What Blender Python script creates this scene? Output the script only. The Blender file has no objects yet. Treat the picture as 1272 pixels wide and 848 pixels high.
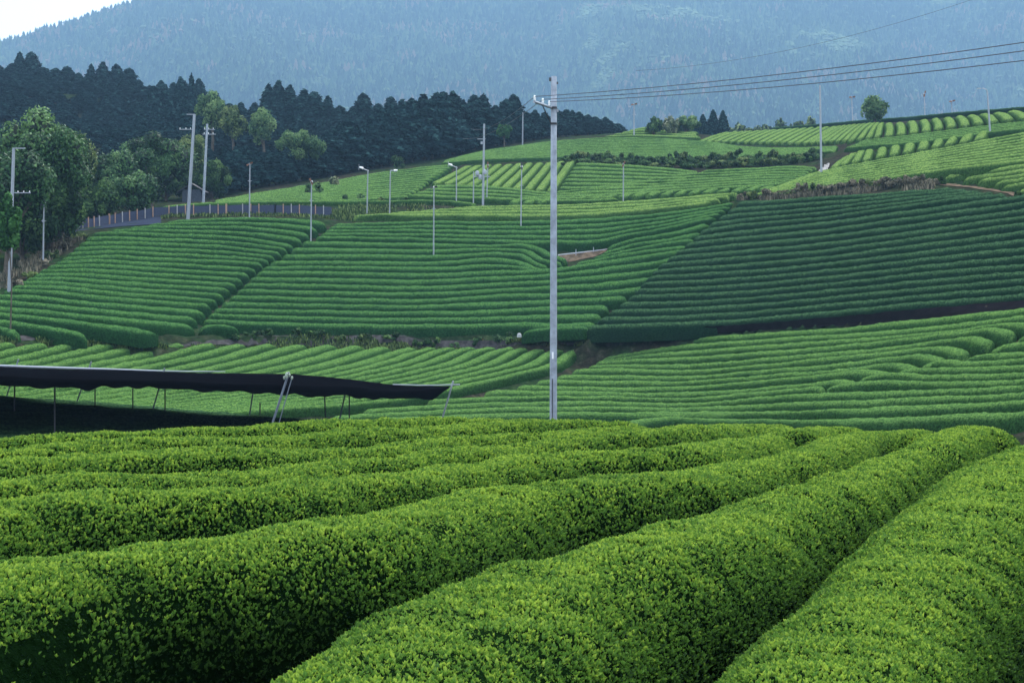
import bpy, math, random
import numpy as np
from mathutils import Vector, Matrix

# ------------------------------------------------------------------ camera, sky, sun
SC = bpy.context.scene
COL = SC.collection
FPX = 1767.0
PITCH = math.atan(94.0 / FPX)
cam_d = bpy.data.cameras.new("camera")
cam = bpy.data.objects.new("camera", cam_d)
COL.objects.link(cam)
cam.location = (0, 0, 0)
cam.rotation_euler = (math.radians(90) - PITCH, 0, 0)
cam_d.sensor_width = 36.0
cam_d.lens = 36.0 * FPX / 1272.0
cam_d.clip_start = 0.1
cam_d.clip_end = 9000
cam_d.dof.use_dof = False
SC.camera = cam

SUN_EL, SUN_AZ = math.radians(50), math.radians(22)      # azimuth clockwise from +Y (far, to the right)
world = bpy.data.worlds.new("World")
SC.world = world
world.use_nodes = True
wn = world.node_tree
bg = wn.nodes["Background"]
sky = wn.nodes.new("ShaderNodeTexSky")
sky.sky_type = 'NISHITA'
sky.sun_disc = False
sky.sun_elevation = SUN_EL
sky.sun_rotation = SUN_AZ
sky.air_density = 1.0
sky.dust_density = 3.0
sky.ozone_density = 1.5
veil = wn.nodes.new("ShaderNodeMix"); veil.data_type = 'RGBA'      # thin even overcast over the blue
veil.inputs[0].default_value = 0.75
veil.inputs[7].default_value = (7.6, 8.2, 9.0, 1)
wn.links.new(sky.outputs[0], veil.inputs[6])
wn.links.new(veil.outputs[2], bg.inputs[0])
bg.inputs[1].default_value = 0.095
sun_d = bpy.data.lights.new("sun", 'SUN')
sun_d.energy = 1.5
sun_d.angle = math.radians(18)
sun_d.color = (1.0, 0.98, 0.95)
sun = bpy.data.objects.new("sun", sun_d)
COL.objects.link(sun)
sdir = Vector((math.sin(SUN_AZ) * math.cos(SUN_EL), math.cos(SUN_AZ) * math.cos(SUN_EL), math.sin(SUN_EL)))
sun.rotation_euler = (-sdir).to_track_quat('-Z', 'Y').to_euler()
SC.view_settings.view_transform = 'Standard'
SC.view_settings.look = 'None'
SC.view_settings.exposure = 2.05
SC.view_settings.gamma = 1.0
SC.view_settings.use_curve_mapping = False
SC.cycles.max_bounces = 5
SC.cycles.diffuse_bounces = 3
SC.cycles.glossy_bounces = 1
SC.cycles.transmission_bounces = 2
SC.cycles.transparent_max_bounces = 4
SC.cycles.volume_bounces = 0
SC.cycles.use_denoising = True
HAZE_DENSITY = 0.00028
HAZE_COLOR = (0.22, 0.39, 0.58)

# ------------------------------------------------------------------ helpers
rng = np.random.default_rng(7)
random.seed(7)
CP, SP = math.cos(PITCH), math.sin(PITCH)

def W(px, py, Y):
    """photo pixel + forward distance -> world point"""
    a = (px - 636.0) / FPX
    b = (424.0 - py) / FPX
    fy = CP + b * SP
    fz = -SP + b * CP
    return np.stack([a / fy * Y, np.broadcast_to(Y, np.shape(a)) * 1.0, fz / fy * Y], -1)

def project(p):
    p = np.asarray(p, float)
    d = p[..., 1] * CP - p[..., 2] * SP
    u = p[..., 1] * SP + p[..., 2] * CP
    return 636 + FPX * p[..., 0] / d, 424 - FPX * u / d, d

class Depth:
    """smooth 1/distance over photo pixels (thin plate through control points)"""
    def __init__(self, ctl, lam=0.002):
        c = np.array(ctl, float)
        self.p = c[:, :2] / 300.0
        n = len(c)
        A = self._k(self.p, self.p) + lam * np.eye(n)
        Pm = np.hstack([np.ones((n, 1)), self.p])
        M = np.block([[A, Pm], [Pm.T, np.zeros((3, 3))]])
        r = np.concatenate([1.0 / c[:, 2], np.zeros(3)])
        s = np.linalg.lstsq(M, r, rcond=None)[0]
        self.w, self.a = s[:n], s[n:]
    @staticmethod
    def _k(a, b):
        d = np.linalg.norm(a[:, None] - b[None], axis=-1)
        return np.where(d > 1e-9, d * d * np.log(d + 1e-12), 0)
    def __call__(self, px, py):
        q = np.stack([np.ravel(px), np.ravel(py)], -1) / 300.0
        v = self._k(q, self.p) @ self.w + self.a[0] + q @ self.a[1:]
        return (1.0 / np.clip(v, 1e-4, None)).reshape(np.shape(px))

def hash3(i):
    i = i.astype(np.int64)
    h = (i[..., 0] * 374761393 + i[..., 1] * 668265263 + i[..., 2] * 2147483647) & 0xffffffff
    h = ((h ^ (h >> 13)) * 1274126177) & 0xffffffff
    return ((h ^ (h >> 16)) & 0xffff) / 65535.0

def vnoise(p, scale=1.0):
    q = np.asarray(p) * scale
    i = np.floor(q).astype(np.int64)
    f = q - i
    f = f * f * (3 - 2 * f)
    r = 0
    for dx in (0, 1):
        for dy in (0, 1):
            for dz in (0, 1):
                w = (f[..., 0] if dx else 1 - f[..., 0]) * (f[..., 1] if dy else 1 - f[..., 1]) * (f[..., 2] if dz else 1 - f[..., 2])
                r = r + w * hash3(i + np.array([dx, dy, dz]))
    return r * 2 - 1

def mesh_np(name, verts, faces, mats, smooth=True, attrs=None, midx=None):
    """faces: (n,k) int array or a list of such arrays"""
    me = bpy.data.meshes.new(name)
    fl = [np.asarray(f, np.int32) for f in (faces if isinstance(faces, list) else [faces]) if len(f)]
    nf = sum(len(f) for f in fl)
    loops = np.concatenate([f.ravel() for f in fl])
    tot = np.concatenate([np.full(len(f), f.shape[1], np.int32) for f in fl])
    start = np.concatenate([[0], np.cumsum(tot)[:-1]]).astype(np.int32)
    me.vertices.add(len(verts))
    me.vertices.foreach_set("co", np.asarray(verts, np.float32).ravel())
    me.loops.add(len(loops))
    me.loops.foreach_set("vertex_index", loops)
    me.polygons.add(nf)
    me.polygons.foreach_set("loop_start", start)
    me.polygons.foreach_set("use_smooth", np.full(nf, bool(smooth)))
    if midx is not None:
        me.polygons.foreach_set("material_index", np.asarray(midx, np.int32))
    for k, v in (attrs or {}).items():
        v = np.asarray(v, np.float32)
        a = me.attributes.new(k, 'FLOAT', 'POINT')
        a.data.foreach_set("value", v.ravel())
    for m in (mats if isinstance(mats, (list, tuple)) else [mats]):
        me.materials.append(m)
    me.update(calc_edges=True)
    me.validate()
    return me

def ob(name, me, parent=None, label=None, cat=None, group=None, kind=None, loc=None):
    o = bpy.data.objects.new(name, me)
    COL.objects.link(o)
    if parent is not None:
        o.parent = parent
    if loc is not None:
        o.location = loc
    tag(o, label, cat, group, kind)
    return o

def tag(o, label=None, cat=None, group=None, kind=None):
    if label: o["label"] = label
    if cat: o["category"] = cat
    if group: o["group"] = group
    if kind: o["kind"] = kind
    return o

class MB:
    """collects boxes, tubes, lathes"""
    def __init__(s): s.v = []; s.q = []; s.t = []; s.n = 0
    def add(s, v, q=None, t=None):
        v = np.asarray(v, float).reshape(-1, 3)
        if q is not None and len(q): s.q.append(np.asarray(q) + s.n)
        if t is not None and len(t): s.t.append(np.asarray(t) + s.n)
        s.v.append(v); s.n += len(v)
    def tube(s, pts, rad, seg=10, cap=True):
        pts = np.asarray(pts, float); n = len(pts)
        rad = np.broadcast_to(rad, (n,)) * 1.0
        tg = np.gradient(pts, axis=0); tg /= np.linalg.norm(tg, axis=1)[:, None] + 1e-12
        ref = np.array([0, 0, 1.0]) if abs(tg[0][2]) < 0.9 else np.array([1.0, 0, 0])
        a = np.cross(tg, ref); a /= np.linalg.norm(a, axis=1)[:, None] + 1e-12
        b = np.cross(tg, a)
        th = np.linspace(0, 2 * np.pi, seg, endpoint=False)
        v = pts[:, None] + rad[:, None, None] * (np.cos(th)[None, :, None] * a[:, None] + np.sin(th)[None, :, None] * b[:, None])
        i = np.arange(n - 1)[:, None] * seg; j = np.arange(seg)[None]; k = (j + 1) % seg
        q = np.stack([i + j, i + k, i + seg + k, i + seg + j], -1).reshape(-1, 4)
        vv = v.reshape(-1, 3); t = []
        if cap:
            vv = np.vstack([vv, pts[0], pts[-1]]); c0 = n * seg; c1 = c0 + 1
            jj = np.arange(seg); kk = (jj + 1) % seg
            t = np.vstack([np.stack([np.full(seg, c0), kk, jj], -1), np.stack([np.full(seg, c1), (n - 1) * seg + jj, (n - 1) * seg + kk], -1)])
        s.add(vv, q, t)
    def box(s, c, size, rot=None):
        h = np.asarray(size, float) / 2
        v = np.array([[x, y, z] for x in (-1, 1) for y in (-1, 1) for z in (-1, 1)], float) * h
        if rot is not None: v = v @ np.array(rot).T
        s.add(v + np.asarray(c, float), [[0, 1, 3, 2], [4, 6, 7, 5], [0, 4, 5, 1], [2, 3, 7, 6], [0, 2, 6, 4], [1, 5, 7, 3]])
    def lathe(s, c, prof, seg=14):
        prof = np.asarray(prof, float)
        th = np.linspace(0, 2 * np.pi, seg, endpoint=False)
        v = np.stack([prof[:, 0, None] * np.cos(th), prof[:, 0, None] * np.sin(th), np.repeat(prof[:, 1, None], seg, 1)], -1) + np.asarray(c, float)
        n = len(prof); i = np.arange(n - 1)[:, None] * seg; j = np.arange(seg)[None]; k = (j + 1) % seg
        s.add(v.reshape(-1, 3), np.stack([i + j, i + k, i + seg + k, i + seg + j], -1).reshape(-1, 4))
    def build(s, name, mat, parent=None, smooth=False, **kw):
        me = mesh_np(name, np.vstack(s.v), [np.vstack(x) for x in (s.q, s.t) if x], mat, smooth=smooth)
        if smooth:
            me.set_sharp_from_angle(angle=math.radians(40))
        return ob(name, me, parent, **kw)

def rotz(a):
    c, s_ = math.cos(a), math.sin(a)
    return np.array([[c, -s_, 0], [s_, c, 0], [0, 0, 1.0]])

# ------------------------------------------------------------------ materials
def new_mat(name):
    m = bpy.data.materials.new(name); m.use_nodes = True
    nt = m.node_tree
    return m, nt, nt.nodes["Principled BSDF"]

def N(nt, t, **kw):
    n = nt.nodes.new(t)
    for k, v in kw.items():
        if hasattr(n, k): setattr(n, k, v)
        else: n.inputs[k].default_value = v
    return n

def noise(nt, scale, detail=3, rough=0.6, coord='Object'):
    tc = N(nt, 'ShaderNodeTexCoord')
    n = N(nt, 'ShaderNodeTexNoise', Scale=scale, Detail=detail, Roughness=rough)
    nt.links.new(tc.outputs[coord], n.inputs['Vector'])
    return n

def ramp(nt, src, stops):
    r = N(nt, 'ShaderNodeValToRGB')
    el = r.color_ramp.elements
    while len(el) < len(stops): el.new(0.5)
    for e, (p, c) in zip(el, stops):
        e.position = p; e.color = (*c, 1) if len(c) == 3 else c
    nt.links.new(src, r.inputs[0])
    return r

def mixc(nt, fac, a, b, mode='MIX'):
    m = N(nt, 'ShaderNodeMix', data_type='RGBA', blend_type=mode)
    def put(i, v):
        if hasattr(v, 'is_output') or hasattr(v, 'links'): nt.links.new(v, m.inputs[i])
        elif isinstance(v, (int, float)): m.inputs[i].default_value = v
        else: m.inputs[i].default_value = (*v, 1)
    put(0, fac); put(6, a); put(7, b)
    return m.outputs[2]

def simple(name, col, rough=0.7, nscale=4.0, var=0.25, metallic=0.0, bump=0.0):
    m, nt, b = new_mat(name)
    n = noise(nt, nscale, 4)
    dark = tuple(c * (1 - var) for c in col); lite = tuple(min(1, c * (1 + var)) for c in col)
    r = ramp(nt, n.outputs[0], [(0.3, dark), (0.7, lite)])
    nt.links.new(r.outputs[0], b.inputs['Base Color'])
    b.inputs['Roughness'].default_value = rough
    b.inputs['Metallic'].default_value = metallic
    if rough > 0.8: b.inputs['Specular IOR Level'].default_value = 0.0
    if bump:
        bp = N(nt, 'ShaderNodeBump', Strength=bump, Distance=0.05)
        nt.links.new(n.outputs[0], bp.inputs['Height']); nt.links.new(bp.outputs[0], b.inputs['Normal'])
    return m

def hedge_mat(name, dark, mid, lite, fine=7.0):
    """clipped tea: old dark leaves low down, pale new growth on top, plus painted light on crests and shade on flanks"""
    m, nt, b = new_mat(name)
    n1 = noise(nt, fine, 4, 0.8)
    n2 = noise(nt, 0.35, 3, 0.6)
    at = N(nt, 'ShaderNodeAttribute', attribute_name='flush_and_light')
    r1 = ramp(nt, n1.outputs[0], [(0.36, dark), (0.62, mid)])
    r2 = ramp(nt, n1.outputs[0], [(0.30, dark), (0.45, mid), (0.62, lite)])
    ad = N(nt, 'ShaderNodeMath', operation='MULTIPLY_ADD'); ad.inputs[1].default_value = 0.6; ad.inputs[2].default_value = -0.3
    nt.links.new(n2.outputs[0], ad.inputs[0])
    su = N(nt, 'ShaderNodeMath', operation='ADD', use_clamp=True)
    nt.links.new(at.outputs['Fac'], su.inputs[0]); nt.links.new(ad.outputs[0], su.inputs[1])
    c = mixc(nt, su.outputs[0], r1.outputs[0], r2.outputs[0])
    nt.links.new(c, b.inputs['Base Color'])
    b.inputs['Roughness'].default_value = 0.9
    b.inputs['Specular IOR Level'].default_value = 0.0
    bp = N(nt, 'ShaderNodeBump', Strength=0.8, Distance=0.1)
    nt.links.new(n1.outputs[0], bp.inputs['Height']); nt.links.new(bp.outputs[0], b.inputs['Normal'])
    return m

def leaf_mat(name, dark, mid, lite, attr='tint', trans=0.25, rough=0.5, spec=0.3):
    m, nt, b = new_mat(name)
    at = N(nt, 'ShaderNodeAttribute', attribute_name=attr)
    r = ramp(nt, at.outputs['Fac'], [(0.0, dark), (0.5, mid), (1.0, lite)])
    nt.links.new(r.outputs[0], b.inputs['Base Color'])
    b.inputs['Roughness'].default_value = rough
    b.inputs['Specular IOR Level'].default_value = spec
    if trans > 0:
        out = nt.nodes['Material Output']
        tr = N(nt, 'ShaderNodeBsdfTranslucent')
        nt.links.new(r.outputs[0], tr.inputs[0])
        mx = N(nt, 'ShaderNodeMixShader'); mx.inputs[0].default_value = trans
        nt.links.new(b.outputs[0], mx.inputs[1]); nt.links.new(tr.outputs[0], mx.inputs[2])
        nt.links.new(mx.outputs[0], out.inputs[0])
    return m
# ------------------------------------------------------------------ tea fields
ORD = ["first", "second", "third", "fourth", "fifth", "sixth", "seventh", "eighth", "ninth", "tenth", "eleventh", "twelfth",
       "thirteenth", "fourteenth", "fifteenth", "sixteenth", "seventeenth", "eighteenth", "nineteenth", "twentieth",
       "twenty-first", "twenty-second", "twenty-third", "twenty-fourth", "twenty-fifth", "twenty-sixth", "twenty-seventh"]

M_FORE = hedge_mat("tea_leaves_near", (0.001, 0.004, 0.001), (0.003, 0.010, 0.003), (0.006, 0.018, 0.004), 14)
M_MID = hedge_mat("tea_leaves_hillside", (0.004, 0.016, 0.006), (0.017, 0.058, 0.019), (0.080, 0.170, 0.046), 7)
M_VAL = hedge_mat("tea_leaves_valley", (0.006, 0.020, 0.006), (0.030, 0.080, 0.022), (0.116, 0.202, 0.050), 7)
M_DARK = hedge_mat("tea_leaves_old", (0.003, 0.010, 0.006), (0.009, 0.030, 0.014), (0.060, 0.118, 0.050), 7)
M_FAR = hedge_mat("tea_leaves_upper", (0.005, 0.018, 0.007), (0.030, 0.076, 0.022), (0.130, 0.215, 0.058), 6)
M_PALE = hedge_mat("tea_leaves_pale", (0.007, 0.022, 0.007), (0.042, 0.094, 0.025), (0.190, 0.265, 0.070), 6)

GX0, GX1, GY0, GY1, CELL = -190.0, 250.0, -6.0, 470.0, 1.0
GNX, GNY = int((GX1 - GX0) / CELL), int((GY1 - GY0) / CELL)
G_sum = np.zeros((GNY, GNX)); G_w = np.zeros((GNY, GNX))

def splat(p, w=1.0):
    p = np.asarray(p).reshape(-1, 3)
    ix = ((p[:, 0] - GX0) / CELL).astype(int); iy = ((p[:, 1] - GY0) / CELL).astype(int)
    ok = (ix >= 0) & (ix < GNX) & (iy >= 0) & (iy < GNY)
    np.add.at(G_sum, (iy[ok], ix[ok]), p[ok, 2] * w); np.add.at(G_w, (iy[ok], ix[ok]), w)

def resample(pts, n=90):
    """pixel polyline -> n points, smooth (Catmull-Rom through the points), even in chord length"""
    p = np.array(pts, float)
    if len(p) == 2:
        t = np.linspace(0, 1, n)[:, None]; return p[0] * (1 - t) + p[1] * t
    d = np.concatenate([[0], np.cumsum(np.linalg.norm(np.diff(p, axis=0), axis=1))])
    m = np.zeros_like(p)
    for i in range(len(p)):
        if i == 0: m[i] = (p[1] - p[0]) / (d[1] - d[0])
        elif i == len(p) - 1: m[i] = (p[-1] - p[-2]) / (d[-1] - d[-2])
        else:
            a = (p[i] - p[i-1]) / (d[i] - d[i-1]); b = (p[i+1] - p[i]) / (d[i+1] - d[i])
            m[i] = (a * (d[i+1] - d[i]) + b * (d[i] - d[i-1])) / (d[i+1] - d[i-1])
    s = np.linspace(0, d[-1], n); k = np.clip(np.searchsorted(d, s, side='right') - 1, 0, len(p) - 2)
    h = (d[k+1] - d[k]); t = ((s - d[k]) / h)[:, None]; h = h[:, None]
    return (2*t**3-3*t**2+1)*p[k] + (t**3-2*t**2+t)*h*m[k] + (-2*t**3+3*t**2)*p[k+1] + (t**3-t**2)*h*m[k+1]

def resample3(p, step):
    d = np.concatenate([[0], np.cumsum(np.linalg.norm(np.diff(p, axis=0), axis=1))])
    n = max(6, int(d[-1] / step) + 1)
    s = np.linspace(0, d[-1], n)
    return s, np.stack([np.interp(s, d, p[:, i]) for i in range(3)], -1), d

def hedge_surface(c, width, slope, h, step, K, round_end, nz, endcap=(True, True), tilt=0.75, pw=0.85):
    """c: crest line in space. Returns verts (n,K,3), section height v (n,K), normals"""
    s, q, d = resample3(c, step)
    w = np.interp(s, d, width); sl = np.interp(s, d, slope)
    t = np.gradient(q, axis=0); t[:, 2] *= 1; t /= np.linalg.norm(t, axis=1)[:, None] + 1e-9
    nrm = np.stack([-t[:, 1], t[:, 0], 0 * t[:, 0]], -1); nrm /= np.linalg.norm(nrm, axis=1)[:, None] + 1e-9
    L = s[-1]; r = np.minimum(round_end, L * 0.45)
    e = np.ones_like(s)
    if endcap[0]: e = np.minimum(e, np.sqrt(np.clip(1 - np.clip(1 - s / r, 0, 1) ** 2, 0.0, 1)))
    if endcap[1]: e = np.minimum(e, np.sqrt(np.clip(1 - np.clip(1 - (L - s) / r, 0, 1) ** 2, 0.0, 1)))
    e = np.maximum(e, 0.05)
    th = np.linspace(0, np.pi, K)
    u = np.sign(np.cos(th)) * np.abs(np.cos(th)) ** 0.72
    v = np.sin(th) ** pw
    # wavy width and height, as clipped by hand
    ww = w * 0.5 * (0.965 + 0.03 * vnoise(np.stack([s * 0.7, 0 * s + nz, 0 * s], -1)))
    hh = h * (1 + 0.05 * vnoise(np.stack([s * 0.45, 0 * s + nz + 9, 0 * s], -1)))
    lat = u[None] * (ww * (0.3 + 0.7 * e))[:, None]
    up = v[None] * (hh * (0.25 + 0.75 * e))[:, None]
    base = q[:, 2] - h
    P = q[:, None, :] + nrm[:, None, :] * lat[..., None]
    P[..., 2] = base[:, None] + up + lat * (sl[:, None]) * (1 - (1 - tilt) * v[None])
    # normals
    ds = np.gradient(P, axis=0); dk = np.gradient(P, axis=1)
    n = np.cross(dk, ds); n /= np.linalg.norm(n, axis=-1)[..., None] + 1e-9
    n = n * np.sign(np.median(n[:, K // 2, 2]))
    return s, P, np.broadcast_to(v[None], P.shape[:2]), n, base, nrm, w, sl

HEDGES = []
GROUP = "clipped tea hedges in rows over the hillsides"

def add_hedge(c, width, slope, h, mat, label, step=0.30, K=15, rend=0.9, amp=0.055, nscale=3.8, endcap=(True, True), field="", sink=0.35, tilt=0.75, pw=0.85):
    nz = len(HEDGES) * 3.7
    s, P, v, n, base, nrm, w, sl = hedge_surface(c, width, slope, h, step, K, rend, nz, endcap, tilt, pw)
    # ground samples under the hedge
    for f in (-0.5, -0.25, 0, 0.25, 0.5):
        g = c + 0
        gs, gq, _ = resample3(c, 0.8)
        gw = np.interp(gs, s, w); gl = np.interp(gs, s, sl)
        gn = np.stack([np.interp(gs, s, nrm[:, i]) for i in range(3)], -1)
        gp = gq + gn * (gw * f)[:, None]; gp[:, 2] = gq[:, 2] - h + gl * gw * f
        splat(gp)
    D = P + n * (amp * (vnoise(P, nscale) + 0.6 * vnoise(P + 31, nscale * 2.3)))[..., None]
    D[:, 0, 2] -= sink; D[:, -1, 2] -= sink
    ns, k = D.shape[:2]
    i = np.arange(ns - 1)[:, None] * k; j = np.arange(k - 1)[None]
    q = np.stack([i + j, i + j + 1, i + k + j + 1, i + k + j], -1).reshape(-1, 4)
    caps = [np.arange(k)[None, ::-1], ((ns - 1) * k + np.arange(k))[None]]
    flush_and_light = np.clip((v - 0.74) / 0.22, 0, 1) * np.clip((n[..., 2] - 0.30) / 0.45, 0, 1)  # new growth on top; upward faces lightened, flanks and ends darkened as painted shade
    me = mesh_np("tea_hedge", D.reshape(-1, 3), [q] + caps, mat, attrs={"flush_and_light": flush_and_light.ravel()})
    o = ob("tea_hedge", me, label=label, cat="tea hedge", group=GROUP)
    HEDGES.append(o)
    return dict(o=o, P=D, v=v, n=n, s=s)

def perp_stats(C):
    """C (rows, pts, 3): local pitch and cross slope of each row"""
    R = len(C)
    wid, slo = [], []
    for i in range(R):
        t = np.gradient(C[i], axis=0); t /= np.linalg.norm(t, axis=1)[:, None] + 1e-9
        nr = np.stack([-t[:, 1], t[:, 0], 0 * t[:, 0]], -1); nr /= np.linalg.norm(nr, axis=1)[:, None] + 1e-9
        ws, ss = [], []
        for j in (i - 1, i + 1):
            if 0 <= j < R:
                dd = C[j] - C[i]
                dd = dd - (dd * t).sum(1)[:, None] * t
                lat = (dd * nr).sum(1)
                ws.append(np.abs(lat)); ss.append(dd[:, 2] / np.where(np.abs(lat) < 0.3, 0.3 * np.sign(lat + 1e-9), lat))
        wid.append(np.mean(ws, 0)); slo.append(np.clip(np.mean(ss, 0), -0.6, 0.6))
    return np.array(wid), np.array(slo)

def smooth1(a, n=9):
    k = np.ones(n) / n
    return np.convolve(np.pad(a, n // 2, mode='edge'), k, mode='valid')

FIELD_INFO = []
def field(name, guides, depth, h, mat, label, wmin=1.2, wmax=2.2, wfac=0.95, only=None, first=None, **kw):
    """guides: {row index: pixel polyline}; rows in between are interpolated"""
    ks = sorted(guides)
    if len(ks) == 1:
        rows = {ks[0]: resample(guides[ks[0]])}; idx = ks
    else:
        gs = {k: resample(guides[k]) for k in ks}
        idx = list(range(ks[0], ks[-1] + 1)); rows = {}
        for i in idx:
            a = max(k for k in ks if k <= i); b = min(k for k in ks if k >= i)
            f = 0 if a == b else (i - a) / (b - a)
            rows[i] = gs[a] * (1 - f) + gs[b] * f
    C = np.array([W(rows[i][:, 0], rows[i][:, 1], depth(rows[i][:, 0], rows[i][:, 1])) for i in idx])
    if len(idx) > 1:
        wid, slo = perp_stats(C)
    else:
        wid = np.full((1, C.shape[1]), 1.8); slo = np.zeros((1, C.shape[1]))
    FIELD_INFO.append((name, len(idx), float(np.percentile(wid, 10)), float(np.median(wid)), float(np.percentile(wid, 90)), float(np.median(slo))))
    out = []
    for r, i in enumerate(idx):
        w = smooth1(np.clip(wid[r], wmin, wmax)) * wfac; sl = smooth1(slo[r], 15)
        j = r if first is None else first + r
        out.append(add_hedge(C[r], w, sl, h, mat, label(j), field=name, **kw))
    return out

def rows_label(kind, ref):
    return lambda j: "%s, %s row %s" % (kind, ORD[min(j, 26)], ref)

# ---- foreground ------------------------------------------------------------
D_FG = Depth([(0,848,5.3),(335,848,6.0),(870,848,6.4),(1272,848,6.6),(-150,848,5.2),(640,700,9.2),(1000,710,10.2),(1272,700,10.8),
 (0,703,7.8),(0,630,11),(0,577,15),(0,545,19.5),(400,651,10.0),(400,604,13.3),(400,560,18.2),(400,527,24.5),(690,605,14),(690,568,18.3),
 (690,541,23.5),(690,523,30),(857,585,15.6),(857,557,19.8),(857,532,27),(1046,591,16.4),(960,530,37),(1033,532,36),(1118,536,31.5),(1033,551,23),(983,537,29),(1212,533,28),(1272,575,19.5),(1330,552,25),
 (1161,548,23.2),(1200,590,18),(1130,640,13.6),(-150,560,16),(-150,700,7.6),(-420,850,4.6),(-250,792,5.6),(1500,560,27),(1500,848,6.6),(1700,540,30),(200,980,4.2),(1272,980,4.4)], lam=0.0005)
FG = {
 'A2': [(1440,980),(1500,848),(1545,760),(1600,690),(1670,620),(1770,560)],
 'A': [(960,980),(1010,848),(1075,760),(1145,690),(1195,640),(1245,596),(1278,572),(1320,553),(1370,538),(1440,524)],
 'B': [(340,1010),(395,920),(462,848),(535,790),(610,747),(705,706),(805,676),(890,645),(985,616),(1058,592),(1108,573),(1163,549),(1190,537),(1218,533),(1243,539)],
 'C': [(-420,850),(-250,792),(-120,762),(-40,735),(19,710),(63,699),(151,686),(261,676),(314,668),(400,655),(526,637),(620,616),(714,604),(800,591),(857,584),(945,573),(1033,551),(1075,540),(1118,535.5),(1148,540)],
 'D': [(-160,642),(0,630),(104,621),(261,614),(400,604),(494,594),(589,582),(683,569),(777,561),(860,556),(920,549),(983,537),(1033,532),(1064,536)],
 'E': [(-160,612),(0,604),(126,597),(261,588),(400,576),(526,568),(630,556),(714,545),(790,537),(857,532),(930,529.5),(951,530),(980,534)],
 'F': [(-160,582),(0,577),(157,567),(261,564),(400,559),(541,551),(640,543),(720,535),(780,530),(830,529)],
 'G': [(-160,564),(0,560),(157,550),(261,546),(400,538.5),(500,534),(600,528),(700,524.5),(760,523.5),(800,525)],
 'H': [(-160,550),(0,545),(126,540),(261,534),(400,526.5),(494,522),(600,521),(660,521.5)],
}
DBG = set('ABCDEFGH')
fg_rows = ['A2', 'A', 'B', 'C', 'D', 'E', 'F', 'G', 'H']
FG_LAB = {
 'A2': "bright green tea hedge just outside the right edge, nearest the camera",
 'A': "bright leafy tea hedge filling the bottom right corner, nearest of the foreground rows",
 'B': "leafy foreground tea hedge running from bottom centre to the rightmost rounded hump",
 'C': "leafy foreground tea hedge with a dark shaded end in the bottom left corner",
 'D': "fourth foreground tea hedge from the bottom, ending in the third hump from the right",
 'E': "fifth foreground tea hedge from the bottom, lit yellow green along its top",
 'F': "sixth foreground tea hedge from the bottom, fading out below the concrete pole",
 'G': "seventh foreground tea hedge from the bottom, low and nearly merged with its neighbours",
 'H': "farthest foreground tea hedge, along the edge of the black shade net's dark plot"}
FGD = {}
Cfg = {}
for k in fg_rows:
    r = resample(FG[k], 140)
    Cfg[k] = W(r[:, 0], r[:, 1], D_FG(r[:, 0], r[:, 1]))

def nearest_stats(C, others):
    """distance to the neighbouring crest lines, measured across the row"""
    t = np.gradient(C, axis=0); t /= np.linalg.norm(t, axis=1)[:, None]
    nr = np.stack([-t[:, 1], t[:, 0], 0 * t[:, 0]], -1); nr /= np.linalg.norm(nr, axis=1)[:, None]
    res = []
    for O in others:
        d = O[None, :, :] - C[:, None, :]
        al = (d[..., :2] * t[:, None, :2]).sum(-1); la = (d[..., :2] * nr[:, None, :2]).sum(-1)
        k = np.argmin(np.abs(al) + 0.2 * np.abs(la), axis=1)
        ii = np.arange(len(C))
        a, l, z = al[ii, k], la[ii, k], d[ii, k, 2]
        good = np.abs(a) < 1.0
        res.append((np.where(good, l, np.nan), np.where(good, z, np.nan)))
    return res

for q, k in enumerate(fg_rows):
    nb = [Cfg[fg_rows[j]] for j in (q - 1, q + 1) if 0 <= j < len(fg_rows)]
    st = nearest_stats(Cfg[k], nb)
    with np.errstate(all='ignore'):
        w = np.nanmean(np.abs([a for a, _ in st]), axis=0); w = np.where(np.isnan(w), 1.8, w)
        sl = np.nanmean([z / np.where(np.abs(a) < 0.4, 0.4, a) for a, z in st], axis=0); sl = np.where(np.isnan(sl), 0, sl)
    if q: FIELD_INFO.append(("fg " + k, 1, float(np.percentile(w, 10)), float(np.median(w)), float(np.percentile(w, 90)), float(np.median(sl))))

    w = smooth1(np.clip(w, 1.15, 2.8 if k == 'A' else 2.1), 21); sl = smooth1(np.clip(sl, -0.3, 0.3), 31) * 0.6

    wq = w * 0.92
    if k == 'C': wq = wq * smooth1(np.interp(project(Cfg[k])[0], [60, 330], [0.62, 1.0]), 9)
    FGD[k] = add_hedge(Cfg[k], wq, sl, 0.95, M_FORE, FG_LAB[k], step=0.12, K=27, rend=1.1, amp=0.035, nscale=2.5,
                       endcap=(False, k not in ('A', 'A2')), sink=0.5, pw=1.05)

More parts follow.
